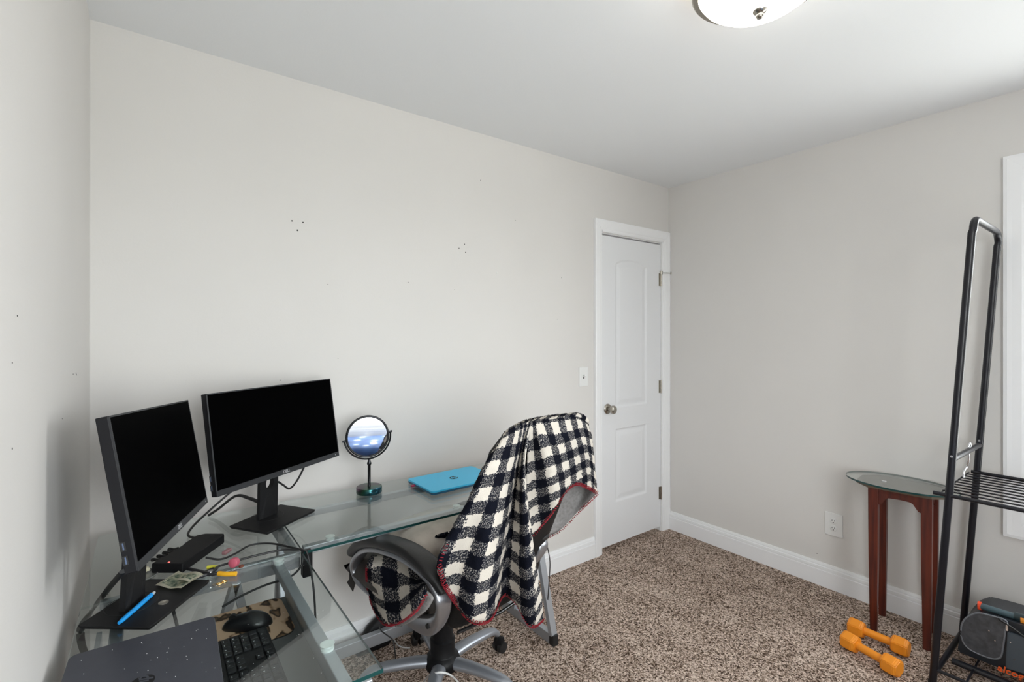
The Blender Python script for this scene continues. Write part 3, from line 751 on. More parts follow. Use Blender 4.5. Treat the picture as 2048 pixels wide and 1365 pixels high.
ms = thing('computer_mouse', (.205, 1.425, TZ+.003), 'black mouse on the leopard print pad', 'mouse')
bm = NB(); bmesh.ops.create_uvsphere(bm, u_segments=28, v_segments=16, radius=1.0)
Mm = Matrix.Rotation(R(-25), 3, 'Z')
for v in bm.verts:
    p = v.co.copy(); t = (p.x+1)/2
    z = max(p.z, -.02) if p.z < 0 else p.z
    p = V(p.x*.060, p.y*(.030+.004*math.sin(p.x*3)), z*(.036 if p.x > 0 else .034)*(1-.12*max(0, -p.x)))
    v.co = Mm @ p + V(.205, 1.425, TZ+.0040)
mb = obj('shell', bm, pm('mouse_black', (.010, .010, .012), rough=.28), ms, 60)
bm = NB(); cyl(bm, V(.205, 1.425, TZ+.0345)+Mm @ V(-.035, -.004, -.006), V(.205, 1.425, TZ+.0345)+Mm @ V(-.035, .004, -.006), .009, seg=16); obj('wheel', bm, M_rubber, ms, 40)

# turquoise laptop on the back wing
tl = thing('laptop', (1.11, 1.88, GZ), 'closed turquoise blue laptop on the back glass wing', 'laptop')
M_turq = pm('turquoise_shell', (.050, .56, .90), rough=.35); M_teal = pm('turquoise_base', (.010, .10, .20), rough=.4)
tA = Matrix.Rotation(R(1.5), 3, 'Z'); to = V(.913, 1.762, 0)
def tpt(x, y): p = to + tA @ V(x, y, 0); return (p.x, p.y)
TP = [tpt(x+.337/2, y+.226/2) for x, y in rrect(.337, .226, .014, 6)]
slab(TP, GZ+.0015, GZ+.0105, M_teal, 'base', tl, .002, .03); td = slab(TP, GZ+.0112, GZ+.0180, M_turq, 'lid', tl)
ec = V(*tpt(.168, .113), GZ+.0181)
bm = NB(); lathe(bm, [(.0185, 0), (.0185, .0004), (0, .0004)], None, 40, ec); em = obj('emblem', bm, M_blackm, td)
bm = text_bm('hp', .030, basis(ec + V(.0, .001, .0006), tA @ V(1, 0, 0), tA @ V(0, 1, 0), V(0, 0, 1)), .0003, True, .35); obj('letters', bm, M_turq, em)
bm = NB(); p = V(*tpt(-.008, .155), GZ+.006); box(bm, p, (.016, .013, .007), tA, bev=.002); tag(obj('usb_stick', bm, pm('red_plastic', (.45, .01, .08), rough=.3), None, None), 'tiny red stick plugged into the left side of the turquoise laptop', 'usb stick')

# round cosmetic mirror
mr = thing('cosmetic_mirror', (.728, 1.962, GZ), 'round black double-sided vanity mirror on a pedestal with oil-slick base', 'mirror')
MX, MY = .728, 1.965
b = N('oil_slick'); tc = b.n('ShaderNodeTexCoord'); g = b.n('ShaderNodeTexNoise', Scale=9., Detail=1.); b.l(tc.outputs['Object'], g.inputs[0])
rp = b.n('ShaderNodeValToRGB'); e = rp.color_ramp.elements; e[0].position = .35; e[0].color = (.08, .03, .07, 1); e[1].position = .65; e[1].color = (.03, .12, .17, 1)
x = e.new(.5); x.color = (.03, .11, .06, 1); b.l(g.outputs[0], rp.inputs[0]); b.l(rp.outputs[0], b.p.inputs['Base Color']); b.p.inputs['Metallic'].default_value = .85; b.p.inputs['Roughness'].default_value = .22; M_oil = b.m
bm = NB(); lathe(bm, [(.050, .0), (.0515, .002), (.0515, .022), (.050, .0245), (.012, .0255), (0, .0255)], None, 48, (MX, MY, GZ)); obj('base', bm, M_oil, mr, 40)
M_gun = pm('gunmetal', (.035, .036, .040), rough=.25, metal=.8)
bm = NB(); lathe(bm, [(.007, .025), (.006, .030), (.0062, .112), (.009, .116), (.0092, .121), (.006, .127), (.005, .140)], None, 20, (MX, MY, GZ)); obj('stem', bm, M_gun, mr, 40)
mc = V(MX-.008, MY-.004, GZ+.232)
to_cam = (CAMP - mc); az = math.atan2(to_cam.x, -to_cam.y)
Mr = Matrix.Rotation(az+R(6), 3, 'Z') @ Matrix.Rotation(R(-2), 3, 'X')     # local -y faces the room
Rg = .082
X_, Z_ = Mr @ V(1, 0, 0), Mr @ V(0, 0, 1); Y_ = Mr @ V(0, 1, 0)
tl_ = R(8)     # ring is rotated slightly in its plane: pivots not level
Xp = X_*math.cos(tl_) + Z_*math.sin(tl_); Zp = Z_*math.cos(tl_) - X_*math.sin(tl_)
bm = NB(); sweep(bm, [mc + X_*Rg*math.cos(a) + Z_*Rg*math.sin(a) for a in [2*math.pi*i/56 for i in range(56)]], .005, .006, 8, up=Y_, closed=True); obj('rim', bm, M_gun, mr, 60)
bm = NB()
for sgn in (-1, 1):
    rg = [bm.verts.new(mc + Y_*.0015*sgn + X_*Rg*.98*math.cos(a) + Z_*Rg*.98*math.sin(a)) for a in [2*math.pi*i/48 for i in range(48)]]; bm.faces.new(rg)
b = N('mirror_glass'); b.p.inputs['Metallic'].default_value = 1.; b.p.inputs['Roughness'].default_value = .03; b.p.inputs['Base Color'].default_value = (.88, .90, .92, 1); M_mir = b.m
obj('mirror_glass', bm, M_mir, mr)
bm = NB(); Ry = Rg+.010
sweep(bm, [mc + Xp*Ry*math.cos(a)*1.0 + Zp*Ry*math.sin(a) for a in [math.pi + math.pi*i/36 for i in range(37)]], .0035, .005, 8, up=Y_); obj('yoke', bm, M_gun, mr, 60)
for sgn in (-1, 1): bm = NB(); cyl(bm, mc + Xp*sgn*(Rg-.004), mc + Xp*sgn*(Rg+.018), .0045, seg=12); obj('pivot_knob', bm, M_gun, mr, 40)

# ------------------------------------------------------------------ office chair
HUB = V(.92, 1.69, 0)
ch = thing('office_chair', (HUB.x, HUB.y, 0), 'black padded office chair with looped silver arms pushed to the desk', 'office chair')
CA = R(9.); Rt = V(math.cos(CA), math.sin(CA), 0); Fw = V(-math.sin(CA), math.cos(CA), 0); UPV = V(0, 0, 1)
M_leather = pm('black_leather', (.014, .0135, .0135), rough=.42, bump=.25, bscale=260.)
M_bkrest = pm('matte_black_leather', (.006, .006, .0065), rough=.5, spec=.25, bump=.2, bscale=260.)
M_chair = pm('brushed_alloy', (.40, .41, .44), rough=.3, metal=.85)
M_seat = pm('worn_leather', (.055, .047, .042), rough=.55, var=.35, vscale=14., bump=.3, bscale=120.)
# five-star base
for k, a in enumerate((10, 82, 154, 228, 300)):
    d = V(math.cos(R(a)), math.sin(R(a)), 0); bm = NB()
    path = crom([HUB + d*.03 + UPV*.118, HUB + d*.12 + UPV*.122, HUB + d*.22 + UPV*.117, HUB + d*.272 + UPV*.107, HUB + d*.300 + UPV*.086], 6)
    sweep(bm, path, .026, .019, 14, taper=[1.12-.42*i/(len(path)-1) for i in range(len(path))]); obj('base_arm', bm, M_silver, ch, 60)
    cp = HUB + d*.302; cs_ = V(-d.y, d.x, 0)
    bm = NB(); cyl(bm, cp+UPV*.055, cp+UPV*.092, .007, seg=10)
    box(bm, cp + d*.012 + UPV*.048, (.034, .040, .036), Matrix.Rotation(R(a+12), 3, 'Z'), bev=.008); ct = obj('caster', bm, M_black, ch, 40)
    for sg in (-1, 1):
        bm = NB(); w0 = cp + d*.016 + UPV*.0255 + cs_*sg*.006; cyl(bm, w0, w0+cs_*sg*.018, .0252, .022, 20); obj('wheel', bm, M_rubber, ct, 40)
bm = NB(); lathe(bm, [(.048, .090), (.066, .100), (.070, .118), (.062, .138), (.050, .146), (.047, .150), (.048, .205), (.040, .212), (.039, .300), (.046, .310), (.050, .400)], None, 32, HUB); obj('gas_column', bm, M_black, ch, 45)
bm = NB(); box(bm, HUB + UPV*.405 - Fw*.02, (.26, .34, .075), Matrix.Rotation(CA, 3, 'Z'), bev=.02)
sweep(bm, [HUB + UPV*.395 + Rt*.05, HUB + UPV*.385 + Rt*.22, HUB + UPV*.37 + Rt*.26], .006); obj('mechanism', bm, M_blackm, ch, 45)
# seat cushion: rounded slab
def cushion(bm, o, ax, ay, az, w, d, h, r, crown=.02, nu=14, nv=14):
    sec = []
    for sgn in (1, -1):
        g = []
        for j in range(nv+1):
            row = []
            for i in range(nu+1):
                x = (i/nu*2-1); y = (j/nv*2-1)
                ex = 1-abs(x)**5*.0; px = x*(1-.055*abs(y)**4); py = y*(1-.055*abs(x)**4)
                ed = max(0, 1-((abs(x)**6+abs(y)**6)))**.38
                row.append(bm.verts.new(o + ax*px*w/2 + ay*py*d/2 + az*(sgn*h/2*ed + (crown*(1-x*x)*(1-y*y) if sgn > 0 else 0))))
            g.append(row)
        for j in range(nv):
            for i in range(nu): bm.faces.new((g[j][i], g[j][i+1], g[j+1][i+1], g[j+1][i]))
    bmesh.ops.remove_doubles(bm, verts=bm.verts[:], dist=.0006)
SC = HUB + UPV*.480 + Fw*.045
bm = NB(); cushion(bm, SC, Rt, Fw, UPV, .56, .52, .12, .05); seat = obj('seat', bm, M_seat, ch, 180)
bm = NB(); prism(bm, [SC + Rt*x + Fw*y - UPV*.062 for x, y in rrect(.44, .40, .08, 5)], (0, 0, .02)); obj('seat_pan', bm, M_blackm, ch)
# torn flap hanging off the front-left corner of the seat
bm = NB(); prism(bm, [at_y(u, v, 1.86) for u, v in ((699, 1136), (706, 1142), (712, 1165), (706, 1185), (694, 1166), (698, 1160))], (0.002, .004, 0)); obj('torn_edge', bm, M_leather, seat)
# backrest: plane leaning back, measured on its rear face
BR0 = V(.985, 1.400, .420); BR1 = V(1.068, 1.212, 1.095)
BU = (BR1-BR0).normalized(); BN = Rt.cross(BU).normalized()
if BN.y > 0: BN = -BN                               # rear normal, towards the camera side
def bpt(a, h, b): return BR0 + (BR1-BR0)*h + Rt*a + BN*b
hs = [(0., .190), (.03, .205), (.15, .205), (.30, .205), (.45, .218), (.60, .232), (.75, .240), (.86, .236), (.93, .222), (.97, .196), (.992, .155), (1., .10)]
bm = NB(); rings = []
for h, w in hs:
    th = .085*(1-max(0, h-.85)/.15*.55) if h > .03 else .05
    bow = .020*math.sin(h*math.pi)
    ring = []
    for k in range(28):
        a = 2*math.pi*k/28; c_, s_ = math.cos(a), math.sin(a)
        x = math.copysign(abs(c_)**.55, c_)*w; y = math.copysign(abs(s_)**.7, s_)*th/2
        ring.append(bm.verts.new(bpt(x*1.06 + .012*min(1, h/.3) if x > 0 else x*(1 - .17*max(0, min(1, (h-.25)/.45))), h, -th/2 - .012 + y + bow*.3 - .028*(abs(x)/.24)**2*0)))
    rings.append(ring)
for a, b in zip(rings, rings[1:]):
    for i in range(28): j = (i+1) % 28; bm.faces.new((a[i], a[j], b[j], b[i]))
bm.faces.new(rings[0][::-1]); bm.faces.new(rings[-1]); obj('backrest', bm, M_bkrest, ch, 60)
bm = NB(); sweep(bm, [bpt(-.185, .005, -.002), bpt(0, -.004, .006), bpt(.185, .005, -.002)], .006, seg=8); obj('back_piping', bm, pm('gloss_piping', (.012, .012, .013), rough=.15), ch, 60)
# looped arms: left one measured, the right one mirrored across the chair's centre plane
pad_pts = [(.704, 1.275, .628), (.693, 1.335, .674), (.674, 1.44, .696), (.655, 1.55, .689), (.642, 1.66, .666), (.634, 1.76, .626), (.630, 1.825, .580), (.630, 1.848, .552)]
loop_pts = [(.702, 1.290, .604), (.694, 1.345, .647), (.674, 1.45, .668), (.655, 1.56, .661), (.642, 1.665, .638), (.636, 1.76, .597), (.634, 1.825, .548), (.636, 1.852, .503), (.645, 1.835, .464), (.666, 1.795, .437), (.690, 1.72, .420), (.715, 1.62, .413), (.728, 1.52, .420), (.732, 1.44, .442), (.728, 1.375, .486), (.716, 1.315, .545)]
def mirr(p):
    p = Vector(p); q = p - HUB; q = q - Rt*(2*q.dot(Rt)+.065) + Fw*.03; return HUB + q
for side in (0, 1):
    f_ = (lambda p: Vector(p)) if side == 0 else mirr
    P = crom([f_(p) for p in pad_pts], 6); n = len(P)
    bm = NB(); sweep(bm, P, .036, .020, 14, power=2.6, taper=[.55+.45*min(1, i/6, (n-1-i)/4) for i in range(n)]); obj('arm_pad', bm, M_leather, ch, 60)
    L_ = [f_(p) for p in loop_pts]; n = len(L_)
    pts = []
    for i in range(n):
        p0, p1, p2, p3 = L_[i-1], L_[i], L_[(i+1) % n], L_[(i+2) % n]
        for k in range(6):
            t = k/6; pts.append(.5*((2*p1)+(p2-p0)*t+(2*p0-5*p1+4*p2-p3)*t*t+(3*p1-p0-3*p2+p3)*t**3))
    # band: lateral half width .024, thickness .010, wider at the lower bracket
    bm = NB(); rg = []; m = len(pts)
    for i, p in enumerate(pts):
        t = (pts[(i+1) % m]-pts[i-1]).normalized(); lat = Rt - t*Rt.dot(t); lat.normalize(); nr = t.cross(lat)
        low = max(0, min(1, (.56-p.z)/.12)) * max(0, min(1, (1.75-p.y)/.25)) if side == 0 else 0
        wl, wn_ = .026-.010*low, .011+.022*low
        rg.append([bm.verts.new(p + lat*wl*math.copysign(abs(math.cos(a))**.6, math.cos(a)) + nr*wn_*math.copysign(abs(math.sin(a))**.6, math.sin(a))) for a in [2*math.pi*j/12 for j in range(12)]])
    for i in range(m):
        a, b = rg[i], rg[(i+1) % m]
        for j in range(12): k = (j+1) % 12; bm.faces.new((a[j], a[k], b[k], b[j]))
    lo_ = obj('arm_loop', bm, M_chair, ch, 60)
    for q in ((.712, 1.405, .462), (.708, 1.545, .420)):
        bm = NB(); p = f_(q); s_ = -1 if side == 0 else 1; cyl(bm, p + Rt*s_*.004, p - Rt*s_*.02, .008, seg=12); obj('bolt_hole', bm, M_dark, lo_)
# cream pillow against the front of the backrest
bm = NB(); pc = V(.895, 1.670, .632); cushion(bm, pc, Rt, (Fw*.98-UPV*.12).normalized(), (UPV*.98+Fw*.12).normalized(), .40, .30, .115, .05, .012)
tag(obj('pillow', bm, pm('cream_fabric', (.58, .52, .46), rough=.95, var=.25, vscale=9., bump=.4, bscale=180.), None, 180), 'soft cream pillow on the office chair seat behind the arm', 'pillow')

# ------------------------------------------------------------------ buffalo check blanket
def blanket_mat():
    b = N('buffalo_fleece'); p = b.p; p.inputs['Roughness'].default_value = 1.; p.inputs['Specular IOR Level'].default_value = .05
    
    uv = b.n('ShaderNodeUVMap'); tc = b.n('ShaderNodeTexCoord')
    ns = b.n('ShaderNodeTexNoise', Scale=130., Detail=2.); b.l(tc.outputs['Object'], ns.inputs[0])
    lm = b.n('ShaderNodeMixRGB', blend_type='LINEAR_LIGHT'); lm.inputs[0].default_value = .009
    b.l(uv.outputs[0], lm.inputs[1]); b.l(ns.outputs['Color'], lm.inputs[2])
    sp = b.n('ShaderNodeSeparateXYZ'); b.l(lm.outputs[0], sp.inputs[0])
    st = []
    for k in (0, 1):
        m1 = b.n('ShaderNodeMath', operation='FRACT'); m0 = b.n('ShaderNodeMath', operation='MULTIPLY'); m0.inputs[1].default_value = 1/.080
        b.l(sp.outputs[k], m0.inputs[0]); b.l(m0.outputs[0], m1.inputs[0])
        g = b.n('ShaderNodeMath', operation='GREATER_THAN'); g.inputs[1].default_value = .5; b.l(m1.outputs[0], g.inputs[0]); st.append(g)
    # yarns: fleck noise decides in the mixed squares
    fm = b.n('ShaderNodeMapping'); fm.inputs['Scale'].default_value = (1, .45, 1); fm.inputs['Rotation'].default_value = (0, 0, .6); b.l(uv.outputs[0], fm.inputs[0])
    fn = b.n('ShaderNodeTexNoise', Scale=460., Detail=2., Roughness=.6); b.l(fm.outputs[0], fn.inputs[0])
    add = b.n('ShaderNodeMath', operation='ADD'); b.l(st[0].outputs[0], add.inputs[0]); b.l(st[1].outputs[0], add.inputs[1])
    half = b.n('ShaderNodeMath', operation='MULTIPLY_ADD'); half.inputs[1].default_value = .5; half.inputs[2].default_value = -.5; b.l(add.outputs[0], half.inputs[0])
    fs = b.n('ShaderNodeMath', operation='MULTIPLY_ADD'); fs.inputs[1].default_value = 3.2; fs.inputs[2].default_value = -1.56+.30; b.l(fn.outputs['Fac'], fs.inputs[0])
    # mixed squares: value from flecks, others flat
    ab = b.n('ShaderNodeMath', operation='ABSOLUTE'); b.l(half.outputs[0], ab.inputs[0])          # .5 on solid squares, 0 on mixed
    sgn = b.n('ShaderNodeMath', operation='MULTIPLY_ADD'); sgn.inputs[1].default_value = 1.; sgn.inputs[2].default_value = .5; b.l(half.outputs[0], sgn.inputs[0])
    k2 = b.n('ShaderNodeMath', operation='MULTIPLY'); k2.inputs[1].default_value = 2.; b.l(ab.outputs[0], k2.inputs[0])
    mx = b.n('ShaderNodeMix'); b.l(k2.outputs[0], mx.inputs['Factor']); b.l(fs.outputs[0], mx.inputs['A']); b.l(sgn.outputs[0], mx.inputs['B'])
    rp = b.n('ShaderNodeValToRGB'); e = rp.color_ramp.elements
    e[0].position = .12; e[0].color = (.0065, .0075, .013, 1); e[1].position = .95; e[1].color = (.66, .61, .54, 1)
    x = e.new(.45); x.color = (.045, .048, .062, 1)
    b.l(mx.outputs['Result'], rp.inputs[0]); b.l(rp.outputs[0], p.inputs['Base Color'])
    bp = b.n('ShaderNodeBump', Strength=.6, Distance=.004); b.l(fn.outputs['Fac'], bp.inputs['Height']); b.l(bp.outputs[0], p.inputs['Normal'])
    return b.m
M_fleece = blanket_mat()
M_back = pm('grey_sherpa', (.27, .26, .255), rough=1., spec=.05, var=.18, vscale=90., bump=.6, bscale=150.)
def cr1(p0, p1, p2, p3, t): return .5*((2*p1)+(p2-p0)*t+(2*p0-5*p1+4*p2-p3)*t*t+(3*p1-p0-3*p2+p3)*t**3)
def dense_cols(cols, nv, nu):
    A = [crom(c, nv) for c in cols]; rows = [crom([a[j] for a in A], nu) for j in range(len(A[0]))]; return rows
def on_plane(u, v, b):
    d = ray(u, v); return CAMP + d*(((BR0 + BN*b) - CAMP).dot(BN)/d.dot(BN))
blk = None
TH = .007
def sheet(bm, rows, u0, v0, flip=False, rough=.0022, uvk=1., us_=None, uk=1.):
    """thick cloth from a dense grid; uv in metres along the cloth"""
    nj, ni = len(rows), len(rows[0]); uvl = bm.loops.layers.uv.verify()
    # arc lengths
    mid = nj//3
    us = [0]
    for i in range(1, ni): us.append(us[-1] + (rows[mid][i]-rows[mid][i-1]).length)
    us = us_ if us_ else [q*uk for q in us]
    vsA = [[0]*ni for _ in range(nj)]
    for i in range(ni):
        for j in range(1, nj): vsA[j][i] = vsA[j-1][i] + (rows[j][i]-rows[j-1][i]).length
    top, bot = [], []
    for j in range(nj):
        tr, br_ = [], []
        for i in range(ni):
            a = rows[j][min(i+1, ni-1)]-rows[j][max(i-1, 0)]; c_ = rows[min(j+1, nj-1)][i]-rows[max(j-1, 0)][i]
            n = a.cross(c_)
            if n.length < 1e-9: n = BN.copy()
            n.normalize()
            if not flip: n = -n
            w = random.uniform(-1, 1)*rough
            edge = .45 if (i in (0, ni-1) or j == nj-1) and not us_ else 1
            tr.append(bm.verts.new(rows[j][i] + n*(w + TH*.5*edge))); br_.append(bm.verts.new(rows[j][i] - n*TH*.5*edge))
        top.append(tr); bot.append(br_)
    LAST['us'] = [u0 + q*uvk for q in us]; LAST['len'] = sum(vsA[-1])/ni
    def quad(vs, mi, idx):
        f = bm.faces.new(vs); f.material_index = mi
        for l, (j, i) in zip(f.loops, idx): l[uvl].uv = (u0 + us[i]*uvk, v0 + vsA[j][i]*uvk)
    for j in range(nj-1):
        for i in range(ni-1):
            ix = ((j, i), (j, i+1), (j+1, i+1), (j+1, i))
            quad([top[a][b_] for a, b_ in ix], 0, ix)
            ix2 = ix[::-1]; quad([bot[a][b_] for a, b_ in ix2], 1, ix2)
    for j in range(nj-1):
        for i in (0, ni-1): ix = ((j, i), (j+1, i)); quad([top[j][i], top[j+1][i], bot[j+1][i], bot[j][i]], 0, (ix[0], ix[1], ix[1], ix[0]))
    for i in range(ni-1):
        for j in (0, nj-1): quad([top[j][i], top[j][i+1], bot[j][i+1], bot[j][i]], 0, ((j, i), (j, i+1), (j, i+1), (j, i)))
    return top
HEMS = []; LAST = {}
def hem(pts): HEMS.append([p.copy() for p in pts])
main = [
 [(1006, 881, -.09), (975, 932, -.09), (953, 977, -.08), (938, 1012, -.07), (915, 1052, -.06), (893, 1097, -.05), (880, 1130, -.02), (888, 1166, .0)],
 [(1003, 880, -.01), (972, 930, .015), (950, 975, .02), (935, 1010, .02), (912, 1050, .02), (890, 1095, .02), (877, 1130, .03), (886, 1168, .04)],
 [(1016, 868, 0), (995, 920, .035), (978, 975, .045), (962, 1020, .05), (945, 1070, .045), (925, 1120, .04), (913, 1170, .035), (912, 1208, .03)],
 [(1030, 858, 0), (1015, 920, .03), (1000, 980, .05), (988, 1030, .07), (975, 1080, .09), (960, 1140, .10), (948, 1195, .10), (943, 1242, .10)],
 [(1043, 852, 0), (1030, 915, .03), (1018, 980, .045), (1008, 1040, .055), (998, 1090, .07), (990, 1140, .085), (984, 1190, .09), (979, 1238, .09)],
 [(1049, 850, 0), (1036, 915, .025), (1027, 985, .02), (1020, 1040, .018), (1014, 1090, .018), (1009, 1130, .018), (1007, 1160, .018), (1005, 1190, .018)],
 [(1054, 849, 0), (1042, 915, .03), (1036, 985, .04), (1032, 1040, .04), (1029, 1090, .04), (1027, 1130, .045), (1027, 1165, .05), (1030, 1205, .06)],
 [(1058, 848, 0), (1048, 915, .05), (1046, 985, .08), (1050, 1040, .09), (1053, 1090, .10), (1056, 1150, .12), (1060, 1205, .13), (1060, 1252, .13)],
 [(1061, 847, 0), (1052, 905, .05), (1051, 965, .075), (1058, 1030, .08), (1066, 1090, .09), (1075, 1150, .10), (1084, 1200, .11), (1086, 1238, .11)]]
flap = [
 [(1058, 848, 0), (1056, 890, .02), (1054, 930, .022), (1052, 970, .022), (1052, 1010, .018), (1055, 1040, .016), (1058, 1060, .016), (1062, 1074, .014)],
 [(1064, 846, 0), (1067, 885, .022), (1069, 925, .024), (1071, 960, .024), (1073, 990, .022), (1076, 1015, .02), (1078, 1035, .02), (1082, 1050, .02)],
 [(1073, 844, 0), (1084, 880, .05), (1092, 910, .06), (1099, 938, .068), (1104, 962, .07), (1107, 982, .068), (1109, 1000, .065), (1108, 1017, .06)],
 [(1095, 841, 0), (1105, 870, .035), (1113, 900, .045), (1119, 925, .05), (1123, 945, .052), (1126, 960, .052), (1127, 974, .05), (1127, 986, .05)],
 [(1125, 836, 0), (1132, 865, .02), (1140, 890, .028), (1145, 915, .03), (1148, 930, .03), (1150, 945, .03), (1150, 957, .03), (1150, 968, .03)],
 [(1155, 834, 0), (1163, 865, .01), (1170, 895, .015), (1174, 920, .015), (1176, 940, .015), (1178, 955, .012), (1178, 966, .01), (1177, 977, .01)],
 [(1176, 848, 1.26), (1184, 880, 1.29), (1187, 910, 1.31), (1189, 935, 1.325), (1191, 950, 1.335), (1192, 965, 1.34), (1193, 975, 1.345), (1194, 987, 1.35)]]
# the part hanging in front of the backrest: from the ridge forward and down (reverse side faces the backrest)
front = [
 [(1176, 848, 1.26), (1184, 880, 1.29), (1187, 910, 1.31), (1190, 940, 1.33), (1192, 965, 1.34), (1194, 987, 1.35)],
 [(1160, 837, 1.30), (1168, 880, 1.36), (1174, 920, 1.40), (1174, 955, 1.42), (1170, 985, 1.43), (1158, 1022, 1.44)],
 [(1130, 836, 1.31), (1140, 880, 1.38), (1146, 930, 1.42), (1145, 970, 1.45), (1140, 1010, 1.47), (1125, 1056, 1.49)],
 [(1095, 841, 1.31), (1100, 890, 1.38), (1104, 940, 1.43), (1106, 985, 1.46), (1106, 1025, 1.49), (1102, 1071, 1.51)],
 [(1050, 850, 1.31), (1048, 900, 1.38), (1046, 950, 1.43), (1044, 1000, 1.46), (1042, 1045, 1.49), (1040, 1090, 1.51)],
 [(1012, 872, 1.30), (1000, 915, 1.37), (988, 960, 1.41), (978, 1005, 1.44), (968, 1050, 1.47), (960, 1095, 1.49)],
 [(1004, 880, 1.27), (980, 925, 1.32), (962, 968, 1.35), (948, 1010, 1.38), (934, 1050, 1.40), (922, 1085, 1.42)]]
def P3(u, v, q): return at_y(u, v, q) if q > 1 else on_plane(u, v, q)
ridge_cap = []
bm = NB()
rm = dense_cols([[P3(*q) for q in c] for c in main], 6, 7); sheet(bm, rm, .01, .03); um = LAST['us']
rf = dense_cols([[P3(*q) for q in c] for c in flap], 6, 7); sheet(bm, rf, um[-1] - .012, .03, uk=.82); uf = LAST['us']
rr = dense_cols([[P3(*q) for q in c] for c in front], 6, 6); sheet(bm, rr, .03, .03)
# strip over the top of the backrest joining rear and front parts
def lerp_rows(A, B, n, lift):
    return [[a*(1-t)+b*t + BU*lift*math.sin(math.pi*t) for a, b in zip(A, B)] for t in [k/n for k in range(n+1)]]
def resample(P, n):
    L = [0]
    for a, b in zip(P, P[1:]): L.append(L[-1]+(b-a).length)
    out = []
    for k in range(n):
        s_ = L[-1]*k/(n-1); i = 0
        while i < len(P)-2 and L[i+1] < s_: i += 1
        t = (s_-L[i])/max(1e-9, L[i+1]-L[i]); out.append(P[i]*(1-t)+P[i+1]*t)
    return out
topR = rm[0][7:-3] + rf[0][6:]; uT = um[7:-3] + uf[6:]; topF = resample(rr[0][::-1], len(topR))
lr = lerp_rows(topF, topR, 8, .014); ln = sum((lr[j+1][20]-lr[j][20]).length for j in range(8))
sheet(bm, lr, .0, .03-ln, us_=uT)
hem(rm[-1]); hem(rf[-1]); hem([r[7] for r in rm][len(rm)*2//3:]); hem(rr[-1][:24])
# the end that comes over the seat and out through the left arm loop
tail = [
 [(742, 1112, .585), (733, 1136, .565), (737, 1185, .655), (750, 1222, .625), (766, 1246, .622)],
 [(768, 1114, .590), (766, 1142, .575), (770, 1190, .645), (775, 1225, .612), (782, 1249, .612)],
 [(795, 1120, .590), (796, 1142, .575), (800, 1190, .655), (803, 1222, .622), (806, 1240, .620)],
 [(825, 1136, .588), (826, 1156, .570), (828, 1188, .645), (830, 1205, .618), (832, 1218, .616)],
 [(848, 1150, .580), (850, 1161, .560), (851, 1172, .66), (852, 1178, .635), (853, 1184, .632)]]
rt = dense_cols([[(at_z if q[2] < .60 else at_x)(*q) for q in c] for c in tail], 7, 7); sheet(bm, rt, .015, .04, uvk=.62)
hem([r[0] for r in rt][6:]); hem(rt[-1])
# its turned-under layer showing the pale reverse
under = [
 [(785, 1250, .634), (792, 1253, .636), (800, 1252, .64)],
 [(808, 1238, .636), (818, 1243, .64), (826, 1238, .646)],
 [(832, 1216, .636), (846, 1222, .642), (856, 1214, .65)],
 [(854, 1182, .645), (864, 1192, .65), (868, 1198, .656)]]
ru = dense_cols([[at_x(*q) for q in c] for c in under], 5, 6)
nb0 = len(bm.faces); sheet(bm, ru, .0, .0)
bm.faces.ensure_lookup_table()
for f in bm.faces[nb0:]: f.material_index = 1
# over the seat: joins the front part to the tail
seatp = [
 [V(.80, 1.52, .69), V(.79, 1.58, .60), V(.775, 1.64, .565), V(.760, 1.72, .562), V(.755, 1.80, .545)],
 [V(.90, 1.50, .70), V(.88, 1.58, .60), V(.86, 1.66, .570), V(.84, 1.74, .566), V(.83, 1.82, .545)],
 [V(1.05, 1.50, .70), V(1.02, 1.58, .61), V(.99, 1.66, .572), V(.97, 1.72, .568), V(.95, 1.78, .560)]]
sheet(bm, dense_cols(seatp, 5, 7), .0, .0)
bmesh.ops.recalc_face_normals(bm, faces=bm.faces[:])
blk = obj('blanket', bm, [M_fleece, M_back], None, 180)
tag(blk, 'black and white buffalo check fleece blanket with red stitching draped over the office chair', 'blanket')
# red blanket stitch along the hems
M_red = pm('red_yarn', (.24, .006, .016), rough=.9); 
bm = NB()
for P in HEMS:
    L = sum((b-a).length for a, b in zip(P, P[1:])); n = max(4, int(L/.0085)); Q = resample(P, n)
    for i in range(1, n-1):
        t = (Q[i+1]-Q[i-1]).normalized(); out = BN*.004
        inn = t.cross(BN).normalized(); inn = inn if inn.z > 0 else -inn
        q = Q[i] + out*1.6
        sweep(bm, [q - inn*.005 - BN*.006, q - inn*.004 + BN*.001, q + inn*.008 + BN*.0005 + t*random.uniform(-.003, .003)], .0013, seg=5)
    sweep(bm, [p - BN*.003 for p in Q], .0014, seg=6)
st_ = obj('red_stitching', bm, M_red, blk, 60); st_['kind'] = 'stuff'; st_['label'] = 'red whip stitching along the blanket edge'

# black cord hanging behind the chair
cable('power_cable', [at_y(u, v, y) for u, v, y in ((1092, 1085, 1.60), (1097, 1105, 1.60), (1100, 1130, 1.62), (1097, 1180, 1.66), (1095, 1220, 1.68), (1099, 1245, 1.70), (1100, 1262, 1.72))], .0022, 'thin black cord hanging by the right desk leg behind the chair')

